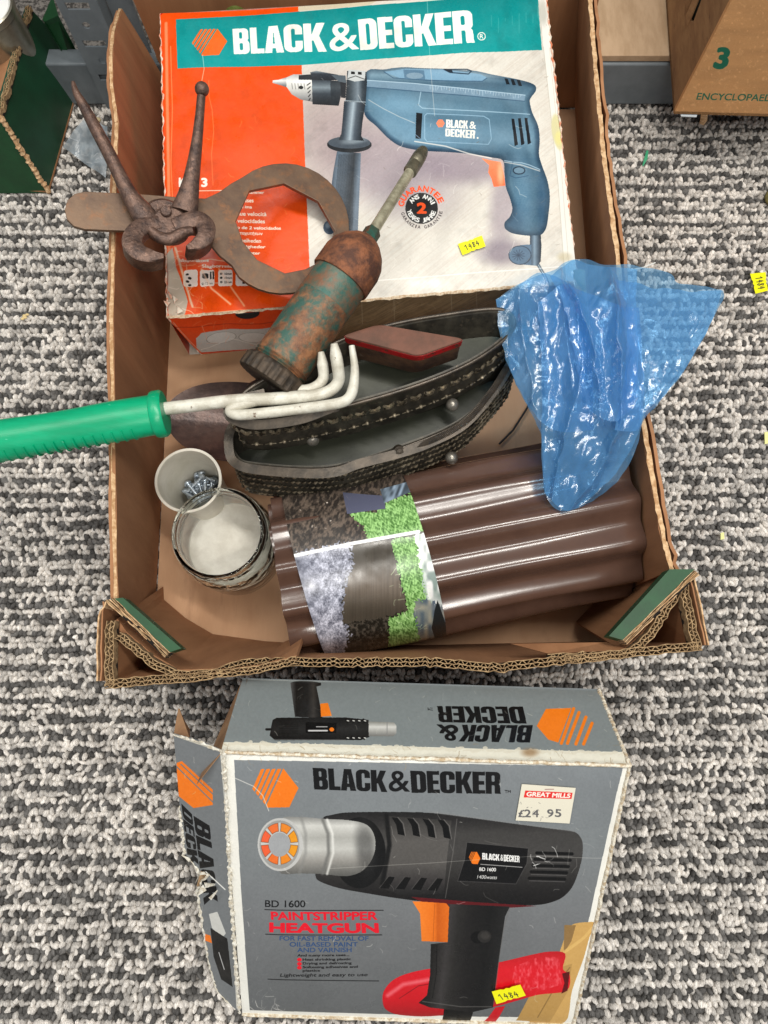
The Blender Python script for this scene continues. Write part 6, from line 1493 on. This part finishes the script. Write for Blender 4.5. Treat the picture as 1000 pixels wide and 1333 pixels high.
def build_pincers():
    IR = pm('rusty_iron', (.45, .35, .30), (.27, .21, .19), 110, .42, .4, bump=.9, bscale=420, lo=.38, hi=.62, c3=(.60, .47, .40), s3=130, lo3=.60, hi3=.72, dist=.0009)
    N = SPL.N; at = lambda x, y, u: SPL.at(x, y, u)
    root = thing('pincers', 'open rusty iron pincers with long handles lying on the ring spanner', 'pincers', SPL.at(216, 290, .001))
    def sweep(name, pts, rad, n=14, ph=.5):
        pp = arc([at(*p[:3]) for p in pts], 6); K = len(pts) - 1; rr = []
        for i in range(len(pp)):
            t = i / 6; k = min(int(t), K - 1); f = t - k; a, b = rad[k], rad[k + 1]; rr.append((a[0] * (1 - f) + b[0] * f, a[1] * (1 - f) + b[1] * f))
        m = MB(); m.tube(pp, rr, n, up=tuple(N), ph=ph); return m.build(name, IR, root, smooth=48)
    # left arm: handle rising beyond the rim, and its jaw on the right
    sweep('handle', [(95, 107, .022), (99, 120, .022), (110, 140, .021), (125, 168, .020), (142, 200, .019), (156, 228, .018), (170, 255, .017), (184, 275, .016), (196, 290, .014)],
          [(.0016, .0022), (.0030, .0036), (.0046, .0048), (.0056, .0056), (.0060, .0058), (.0064, .0060), (.0078, .0062), (.0105, .0062), (.011, .006)])
    sweep('handle', [(262, 126, .030), (260, 150, .028), (257, 180, .025), (253, 210, .022), (249, 235, .020), (245, 256, .018), (240, 276, .016)],
          [(.0040, .0044), (.0042, .0046), (.0050, .0050), (.0062, .0054), (.0076, .0058), (.0098, .0060), (.0125, .006)])
    m = MB(); m.ball(at(263, 116, .031), .0066, 18, 12); m.build('handle_knob', IR, root, smooth=80)
    # joint disc, rivet
    def disc(name, x, y, u0, h, r, sx=1.0, r2=None):
        m = MB(); c = at(x, y, u0); m.lathe([(0, .0001), (0, r), (h * .75, r), (h, r * .86), (h, .0001)], c, c + N, 36); return m.build(name, IR, root, smooth=35)
    disc('joint', 214, 291, .004, .010, .0205); disc('joint', 222, 296, .012, .007, .0175); disc('rivet', 216, 276, .019, .0035, .0050)
    # jaws: thick curved claws, deep cutting edges turned down
    def jaw(pts, wd):
        pp = arc([at(*p) for p in pts], 6); n = len(pp); vs = []; fs = []
        K = len(wd) - 1
        for i, p in enumerate(pp):
            t = (pp[min(i + 1, n - 1)] - pp[max(i - 1, 0)]).normalized(); s = t.cross(N).normalized()
            u = i / 6; k = min(int(u), K - 1); f = u - k; w = wd[k][0] * (1 - f) + wd[k + 1][0] * f; d = wd[k][1] * (1 - f) + wd[k + 1][1] * f
            vs += [p + s * w - N * .001, p + s * w * .8 + N * 0, p - s * w * .8, p - s * w - N * .001, p - s * w * .9 - N * d, p + s * w * .9 - N * d]
        for i in range(n - 1):
            a = 6 * i; fs += [(a + j, a + (j + 1) % 6, a + 6 + (j + 1) % 6, a + 6 + j) for j in range(6)]
        fs += [tuple(range(6)), tuple(6 * (n - 1) + j for j in range(6))]
        m = MB(); m.add(vs, fs); m.build('jaw', IR, root, smooth=40)
    jaw([(208, 288, .020), (190, 291, .021), (176, 301, .023), (172, 315, .025), (181, 327, .027), (197, 332, .028), (213, 333, .028)], [(.006, .014), (.0072, .016), (.0078, .019), (.0088, .021), (.0078, .022), (.0060, .023), (.0024, .023)])
    jaw([(226, 292, .021), (243, 286, .022), (258, 284, .024), (268, 293, .026), (268, 306, .028), (258, 316, .028), (244, 322, .028)], [(.006, .014), (.0072, .016), (.0078, .019), (.0086, .021), (.0076, .022), (.0060, .023), (.0024, .023)])
    sweep('jaw_link', [(196, 300, .019), (208, 309, .020), (222, 311, .021), (238, 303, .022), (250, 300, .022)], [(.004, .005), (.0055, .005), (.006, .005), (.005, .005), (.004, .004)])
build_pincers()

# ================================================================== cup of bolts and glass jar
def build_cup():
    rc = P(245, 625, .105); base = Vector((rc.x - .001, rc.y + .0005, .006))
    WPL = pm('white_plastic', (.86, .84, .79), (.80, .78, .72), 30, .35, bump=.08, c3=(.62, .55, .42), s3=45, lo3=.68, hi3=.8)
    cup = thing('plastic_cup', 'small white plastic cup holding zinc bolts beside the glass jar', 'cup', base)
    tip = Vector((rc.x, rc.y, .105)); A = base; L = (tip - A).length; R = .0325; r = .0255
    m = MB(); m.lathe([(0, .0001), (0, r), (L - .003, R - .0008), (L - .002, R + .0014), (L, R + .0014), (L, R - .0012), (L - .003, R - .0022), (.002, r - .0014), (.0018, .0001)], A, tip, 64); m.build('cup_body', WPL, cup, smooth=40)
    Z = pm('zinc', (.74, .78, .82), (.58, .62, .66), 200, .30, .7, bump=.1); RUZ = pm('rusty_bolt', (.55, .36, .24), (.4, .28, .2), 200, .6, .5, bump=.3)
    def bolt(loc, d, mat, first=None):
        if first is None:
            t = thing('bolt', '', 'bolt', (0, 0, 0), 'zinc bolts in the white cup'); t.location = (0, 0, 0)
            m = MB(); m.lathe([(0, .0001), (0, .0020)] + [(.001 + .0007 * k, .0021 if k % 2 else .0018) for k in range(28)] + [(.022, .002), (.022, .0001)], (0, 0, 0), (0, 0, 1), 10); m.build('shank', mat, t, smooth=60)
            m = MB(); m.lathe([(.0215, .0001), (.0215, .0042), (.0228, .0044), (.0246, .0030), (.0252, .0001)], (0, 0, 0), (0, 0, 1), 14); m.build('bolt_head', mat, t, smooth=40)
        else:
            t = first.copy(); COL.objects.link(t)
            for ch in list(first.children):
                c = ch.copy(); COL.objects.link(c); c.parent = t
        t.location = loc; t.rotation_mode = 'QUATERNION'; t.rotation_quaternion = Vector(d).to_track_quat('Z', 'Y'); return t
    r_ = random.Random(8); f = None
    c = Vector((base.x + .001, base.y + .006, 0))
    for k in range(40):
        a = r_.uniform(0, 6.28); an = r_.uniform(0, 6.28); lay = k // 9; el = r_.uniform(-.15, .35)
        p = c + Vector((math.cos(a) * r_.uniform(.002, .015), math.sin(a) * r_.uniform(.002, .015), .034 + .0058 * lay)); d = Vector((math.cos(an), math.sin(an), el)).normalized()
        p2 = p - d * .012
        for q in (p2, p2 + d * .025):
            v = Vector((q.x - base.x, q.y - base.y)); lim = .0240
            if v.length > lim: sft = v.normalized() * (v.length - lim); p2 -= Vector((sft.x, sft.y, 0))
        o = bolt(p2, d, Z, f); f = f or o; o['label'] = 'shiny zinc bolt in the tangle at the bottom of the white cup'
    # jar
    jc = P(283, 694, .118)
    G = bpy.data.materials.new('jar_glass'); G.use_nodes = True; b = G.node_tree.nodes['Principled BSDF']; b.inputs['Transmission Weight'].default_value = 1; b.inputs['Roughness'].default_value = .03; b.inputs['IOR'].default_value = 1.28; b.inputs['Base Color'].default_value = (.93, .96, .93, 1)
    nt = G.node_tree; tc = nt.nodes.new('ShaderNodeTexCoord'); nz = nt.nodes.new('ShaderNodeTexNoise'); nz.inputs['Scale'].default_value = 55; bp = nt.nodes.new('ShaderNodeBump'); bp.inputs['Strength'].default_value = .8; bp.inputs['Distance'].default_value = .002
    nt.links.new(tc.outputs['Object'], nz.inputs[0]); nt.links.new(nz.outputs[0], bp.inputs['Height']); nt.links.new(bp.outputs[0], b.inputs['Normal'])
    jb = Vector((jc.x, jc.y + .001, .006)); jar = thing('glass_jar', 'clear glass jar with threaded mouth, dried whitish residue inside', 'jar', jb)
    H = .112; Ro = .0455
    outer = [(0, .0001), (0, .040), (.003, .0475), (.010, .0505), (.060, .0515), (.074, .0515), (.084, .0490), (.090, .0460), (.093, .0452), (.095, .0475), (.098, .0475), (.0995, .0455), (.102, .0455), (.1035, .0468), (.1055, .0468), (.107, .0452), (.110, .0456), (H, .0446)]
    inner = [(H, .0424), (.108, .0414), (.092, .0418), (.084, .0455), (.074, .0478), (.060, .0480), (.012, .0468), (.0065, .043), (.0045, .030), (.0060, .0001)]
    m = MB(); m.lathe(outer + inner, jb, jb + Vector((0, 0, 1)), 96); m.build('jar_glass', G, jar, smooth=70)
    D = pm('dried_residue', (.88, .87, .83), (.74, .72, .67), 28, .5, bump=.1, c3=(.55, .48, .38), s3=160, lo3=.70, hi3=.78, lo=.35, hi=.65)
    m = MB(); m.lathe([(.031, .0001), (.0312, .020), (.0320, .036), (.0345, .0435), (.0400, .0468), (.0404, .0472), (.036, .0473), (.010, .0455), (.0068, .040), (.0068, .0001)], jb, jb + Vector((0, 0, 1)), 48); m.build('dried_residue', D, jar, smooth=60)
    FM, nt, b, N, L = new_mat('sheen_film'); b.inputs['Base Color'].default_value = (.80, .79, .74, 1); b.inputs['Alpha'].default_value = .42; b.inputs['Roughness'].default_value = .35
    tc = N('ShaderNodeTexCoord'); nz = N('ShaderNodeTexNoise'); nz.inputs['Scale'].default_value = 60; nz.inputs['Detail'].default_value = 6; L(tc.outputs['Object'], nz.inputs[0]); mr = N('ShaderNodeMapRange'); mr.inputs[3].default_value = .15; mr.inputs[4].default_value = .75; L(nz.outputs[0], mr.inputs[0]); L(mr.outputs[0], b.inputs['Alpha'])
    m = MB(); m.lathe([(.038, .0460), (.060, .0476), (.074, .0474), (.084, .0450), (.092, .0412)], jb, jb + Vector((0, 0, 1)), 64); m.build('sheen_film', FM, jar, smooth=80)  # pale film added to lighten the glass as bright reflections would
build_cup()
# ================================================================== blue plastic bag
def build_bag():
    m, nt, b, N, L = new_mat('blue_film')
    b.inputs['Base Color'].default_value = (*lin((.42, .69, .90)), 1); b.inputs['Roughness'].default_value = .16; b.inputs['Specular IOR Level'].default_value = .5
    tc = N('ShaderNodeTexCoord'); mp = N('ShaderNodeMapping'); mp.inputs['Scale'].default_value = (1, .55, 1); L(tc.outputs['Object'], mp.inputs[0])
    nz = N('ShaderNodeTexNoise'); nz.inputs['Scale'].default_value = 60; nz.inputs['Detail'].default_value = 6; nz.inputs['Roughness'].default_value = .6; L(mp.outputs[0], nz.inputs[0])
    vo = N('ShaderNodeTexVoronoi'); vo.feature = 'DISTANCE_TO_EDGE'; vo.inputs['Scale'].default_value = 42; L(mp.outputs[0], vo.inputs[0])
    dn = N('ShaderNodeTexNoise'); dn.inputs['Scale'].default_value = 25; L(mp.outputs[0], dn.inputs[0]); dm = N('ShaderNodeVectorMath'); dm.operation = 'MULTIPLY_ADD'; L(dn.outputs['Color'], dm.inputs[0]); dm.inputs[1].default_value = (.03, .03, .03); L(mp.outputs[0], dm.inputs[2]); L(dm.outputs[0], vo.inputs['Vector'])
    cl = N('ShaderNodeMath'); cl.operation = 'MINIMUM'; L(vo.outputs[0], cl.inputs[0]); cl.inputs[1].default_value = .22
    v2 = N('ShaderNodeTexVoronoi'); v2.feature = 'F1'; v2.inputs['Scale'].default_value = 150; L(dm.outputs[0], v2.inputs['Vector'])
    a2 = N('ShaderNodeMath'); a2.operation = 'MULTIPLY_ADD'; L(v2.outputs[0], a2.inputs[0]); a2.inputs[1].default_value = .22; L(nz.outputs[0], a2.inputs[2])
    ad = N('ShaderNodeMath'); ad.operation = 'MULTIPLY_ADD'; L(cl.outputs[0], ad.inputs[0]); ad.inputs[1].default_value = 2.4; L(a2.outputs[0], ad.inputs[2])
    bp = N('ShaderNodeBump'); bp.inputs['Strength'].default_value = .42; bp.inputs['Distance'].default_value = .0022; L(ad.outputs[0], bp.inputs['Height']); L(bp.outputs[0], b.inputs['Normal'])
    tr = N('ShaderNodeBsdfTransparent'); tr.inputs[0].default_value = (.56, .79, .97, 1)
    tl = N('ShaderNodeBsdfTranslucent'); tl.inputs[0].default_value = (*lin((.36, .70, .96)), 1); L(bp.outputs[0], tl.inputs['Normal'])
    m1 = N('ShaderNodeMixShader'); m1.inputs[0].default_value = .35; L(b.outputs[0], m1.inputs[1]); L(tl.outputs[0], m1.inputs[2])
    m2 = N('ShaderNodeMixShader'); m2.inputs[0].default_value = .64; L(m1.outputs[0], m2.inputs[1]); L(tr.outputs[0], m2.inputs[2])
    gl = N('ShaderNodeBsdfGlossy'); gl.inputs['Roughness'].default_value = .16; gl.inputs['Color'].default_value = (1, 1, 1, 1); L(bp.outputs[0], gl.inputs['Normal'])
    lw = N('ShaderNodeLayerWeight'); lw.inputs[0].default_value = .25; L(bp.outputs[0], lw.inputs['Normal'])
    pw = N('ShaderNodeMath'); pw.operation = 'POWER'; L(lw.outputs['Facing'], pw.inputs[0]); pw.inputs[1].default_value = 1.6
    fr = N('ShaderNodeMath'); fr.operation = 'MULTIPLY_ADD'; L(pw.outputs[0], fr.inputs[0]); fr.inputs[1].default_value = .45; fr.inputs[2].default_value = .045
    m3 = N('ShaderNodeMixShader'); L(fr.outputs[0], m3.inputs[0]); L(m2.outputs[0], m3.inputs[1]); L(gl.outputs[0], m3.inputs[2])
    out = nt.nodes['Material Output']; L(m3.outputs[0], out.inputs[0])
    root = thing('plastic_bag', 'crumpled translucent blue plastic bag over the right rim of the carton', 'plastic bag', P(780, 500, .2))
    def curve(pts, n):
        if len(pts) > 2: pts = [tuple(q) for q in arc([Vector(q) for q in pts], 6)]
        pts = np.array(pts, float); d = np.r_[0, np.cumsum(np.hypot(*np.diff(pts[:, :2], axis=0).T))]; t = np.linspace(0, d[-1], n)
        return np.stack([np.interp(t, d, pts[:, k]) for k in range(pts.shape[1])], -1)
    def sheet(name, top, bot, left, right, folds, amp, seed, NU=110, NV=110, rough=.0022, dz=0, ext=None):
        T = curve(top, NU + 1); B = curve(bot, NU + 1); Lf = curve(left, NV + 1); Rt = curve(right, NV + 1)
        v, u = np.mgrid[0:NV + 1, 0:NU + 1]; u = u / NU; v = v / NV
        U = u[..., None]; V = v[..., None]
        C = (1 - V) * T[None] + V * B[None] + (1 - U) * Lf[:, None] + U * Rt[:, None] - ((1 - U) * (1 - V) * T[0] + U * (1 - V) * T[-1] + (1 - U) * V * B[0] + U * V * B[-1])
        px, py, h = C[..., 0], C[..., 1], C[..., 2] + dz
        w_ = np.minimum(1, 6 * np.minimum(u, 1 - u))
        ph = folds * u * 2 * np.pi + 1.2 * np.sin(2.2 * v + seed) + 3.0 * vnoise(u * 3 + seed, v * 1.2 + seed, seed)
        s = 1 - np.abs(np.sin(ph / 2)) ** .8
        fold = s * amp * (.35 + .65 * np.sin(np.pi * np.clip(v * .85 + .12, 0, 1))) * w_
        n1 = np.abs(vnoise(px * .035 + seed * 3, py * .022 + seed, seed + 5) - .5) * 2; n2 = np.abs(vnoise(px * .10 + py * .04 + seed, py * .06 + 4, seed + 7) - .5) * 2; n3 = np.abs(vnoise(px * .26 + py * .1 + 5, py * .2 + 4, seed + 9) - .5) * 2
        h = h + fold + rough * (2.2 * n1 + .7 * n2 + .12 * n3 - 1.5) * np.minimum(1, .3 + 5 * np.minimum(np.minimum(u, 1 - u), np.minimum(v, 1 - v)))
        px = px + 7 * (vnoise(px * .04, py * .05 + 3, seed + 2) - .5) * w_
        px = px + 2.5 * (vnoise(px * .08 + 3, py * .09 + 3, seed + 12) - .5); py = py + 4 * (vnoise(px * .06 + 3, py * .05 + 3, seed + 13) - .5) * np.minimum(1, 4 * (1 - v) + .2)
        D = np.stack([(px - CX) / F, -(py - CY) / F * ct + st, -(py - CY) / F * st - ct], -1); t = (h - HCAM) / D[..., 2]; W3 = CAM + D * t[..., None]
        mm = MB(); mm.v = [tuple(p) for p in W3.reshape(-1, 3)]; K = NU + 1
        mm.f = [(j * K + i, j * K + i + 1, (j + 1) * K + i + 1, (j + 1) * K + i) for j in range(NV) for i in range(NU)]
        return mm.build(name, m, root, smooth=180, fixn=False)
    # whole outline, lowest layer
    sheet('bag_back', [(645, 390, .215), (668, 374, .22), (690, 364, .225), (715, 354, .23), (745, 337, .225), (790, 344, .24), (825, 346, .245), (870, 355, .235), (885, 368, .235), (940, 376, .24)],
          [(706, 610, .19), (712, 645, .184), (722, 660, .184), (735, 666, .184), (755, 660, .184), (772, 652, .184)],
          [(645, 390, .215), (656, 440, .215), (668, 490, .205), (690, 535, .20), (705, 570, .195), (706, 610, .19)],
          [(940, 376, .24), (930, 410, .24), (905, 458, .238), (862, 520, .235), (838, 545, .23), (830, 580, .215), (805, 625, .195), (772, 652, .184)], 3, .005, 1)
    # the long front tail
    sheet('bag_tail', [(700, 395, .245), (730, 372, .25), (765, 380, .255), (800, 395, .255), (832, 400, .255)],
          [(709, 640, .19), (722, 658, .19), (738, 665, .19), (752, 661, .19)],
          [(700, 395, .245), (704, 450, .24), (706, 520, .225), (704, 580, .21), (709, 640, .19)],
          [(832, 400, .255), (836, 450, .255), (838, 510, .25), (832, 560, .235), (800, 618, .21), (752, 661, .19)], 2.5, .009, 4, 90, 110, .0018)
    # left pouch
    sheet('bag_pouch', [(646, 390, .222), (690, 362, .232), (715, 356, .238), (750, 372, .25)], [(672, 500, .215), (700, 545, .215), (730, 562, .215), (772, 560, .22)],
          [(646, 390, .222), (650, 430, .222), (660, 470, .22), (672, 500, .215)], [(750, 372, .25), (765, 430, .25), (772, 500, .24), (772, 560, .22)], 2, .006, 7, 80, 80, .0016)
    # right wing standing out over the floor
    sheet('bag_wing', [(800, 362, .258), (850, 374, .252), (895, 378, .25), (941, 378, .25)], [(800, 560, .24), (815, 562, .238), (828, 560, .235), (836, 548, .235)],
          [(800, 362, .258), (815, 430, .262), (812, 500, .255), (800, 560, .24)], [(941, 378, .25), (939, 394, .25), (905, 458, .248), (870, 510, .245), (836, 548, .235)], 1, .003, 11, 90, 90, .0018)
    # gathered centre folds
    sheet('bag_folds', [(716, 358, .246), (745, 340, .25), (790, 347, .26), (830, 350, .26)], [(758, 520, .24), (775, 540, .245), (800, 548, .245), (826, 530, .245)],
          [(716, 358, .246), (735, 400, .255), (748, 460, .25), (758, 520, .24)], [(830, 350, .26), (828, 400, .265), (832, 460, .26), (826, 530, .245)], 2.5, .010, 15, 90, 90, .0016)
    # pale stick inside
    WD = pm('pale_wood', (.80, .68, .45), (.70, .58, .38), 40, .5, bump=.1, stretch=(1, .2, 1))
    mm = MB(); mm.tube([P(754, 352, .218), P(757, 400, .216), P(760, 440, .213), P(764, 468, .208)], [(.0055, .0025), (.006, .003), (.007, .003), (.006, .003)], 10); tag(mm.build('wooden_stick', WD, None, smooth=50), 'pale wooden stick seen through the blue plastic bag', 'stick')
build_bag()

# ================================================================== loose bits
def bits():
    m = MB(); m.tube([P(699, 508, .012), P(684, 535, .010), P(668, 560, .010), (P(650, 578, .010))], .0012, 8); tag(m.build('black_cord', pm('black_rubber', (.07, .07, .07), rough=.5, bump=0), None, smooth=60), 'thin black cord on the carton floor between tray and brown roll', 'cord')
    m = MB(); m.tube([P(843, 196, .004), P(841, 206, .005), P(837, 216, .004)], [(.0014, .0005), (.0022, .0006), (.0008, .0005)], 6); tag(m.build('green_shred', pm('green_shred', (.25, .62, .45), rough=.5, bump=0), None), 'tiny green shred of plastic on the carpet right of the carton', 'scrap')
    m = MB(); r = random.Random(3)
    for k in range(5): c = P(34 + r.uniform(-5, 5), 413 + r.uniform(-4, 3), .003); m.ball(c, .0022, 6, 4, (1.2, .8, .5))
    tag(m.build('beige_crumbs', pm('crumb', (.85, .76, .55), rough=.8, bump=0), None), 'beige crumbs on the carpet left of the carton', 'crumbs')
    for x, y, s, lab in ((940, 698, .0022, 'tiny pale yellow fleck on the carpet right of the carton corner'), (999, 570, .0040, 'pale yellow scrap on the carpet at the right edge')):
        m = MB(); c = P(x, y, .004); m.prism([c + Vector((-s, -s * 2, 0)), c + Vector((s, -s * 1.5, 0)), c + Vector((s * 1.1, s * 2, .0005)), c + Vector((-s * .8, s * 1.6, .001))], (0, 0, .0006)); tag(m.build('yellow_fleck', pm('fleck', (.88, .88, .60), rough=.6, bump=0), None), lab, 'scrap')
    m = MB(); m.ball(P(1003, 258, .006), .010, 14, 8, (.7, 1.1, .5)); tag(m.build('olive_lump', pm('olive', (.45, .42, .24), (.33, .30, .16), 200, .8, bump=.5), None, smooth=60), 'small olive green lump on the carpet at the right edge below the box', 'lump')
    m = MB(); m.tube([P(822, 352, .21), P(838, 348, .20), P(853, 342, .195)], .0007, 6); tag(m.build('white_tie', pm('tie', (.85, .85, .83), rough=.4, bump=0), None), 'thin white plastic tie sticking out behind the blue bag', 'tie')
    # clear printed film between the green box and the carton
    T = Print(lambda u, v: quadfn([P(82, 192, .006), P(138, 232, .006), P(140, 165, .03), P(112, 150, .02)])(u, v), 160, 160, (.56, .60, .63)); T.a *= (.75 + .5 * fbm(T.X * .1, T.Y * .1, 3))[..., None]; T.scratches(30, (85, 150, 140, 230), (.88, .9, .92), 4, 3, 12, .7, .8)
    mt = im_mat('film', T.image('film'), .15, .3); nt = mt.node_tree; nt.nodes['Principled BSDF'].inputs['Alpha'].default_value = .7
    q = [P(82, 192, .006), P(138, 232, .006), P(140, 165, .03), P(112, 150, .02)]; m = MB(); uv = grid_panel(m, q, 14, 14, lambda u, v: .002 * math.sin(9 * u + 4 * v), Vector((0, 0, 1)))
    tag(m.build('clear_film', mt, None, uv=lambda p: uv[tuple(p)], fixn=False, smooth=60), 'crumpled clear plastic film on the carpet between green box and carton', 'plastic film')
    m = MB(); m.ball(P(127, 156, .01), .004, 8, 6, (1.2, .9, .7)); tag(m.build('wood_chip', pm('chip', (.72, .66, .52), rough=.8, bump=.2), None), 'small beige chip on the carpet in front of the metal upright', 'chip')
bits()
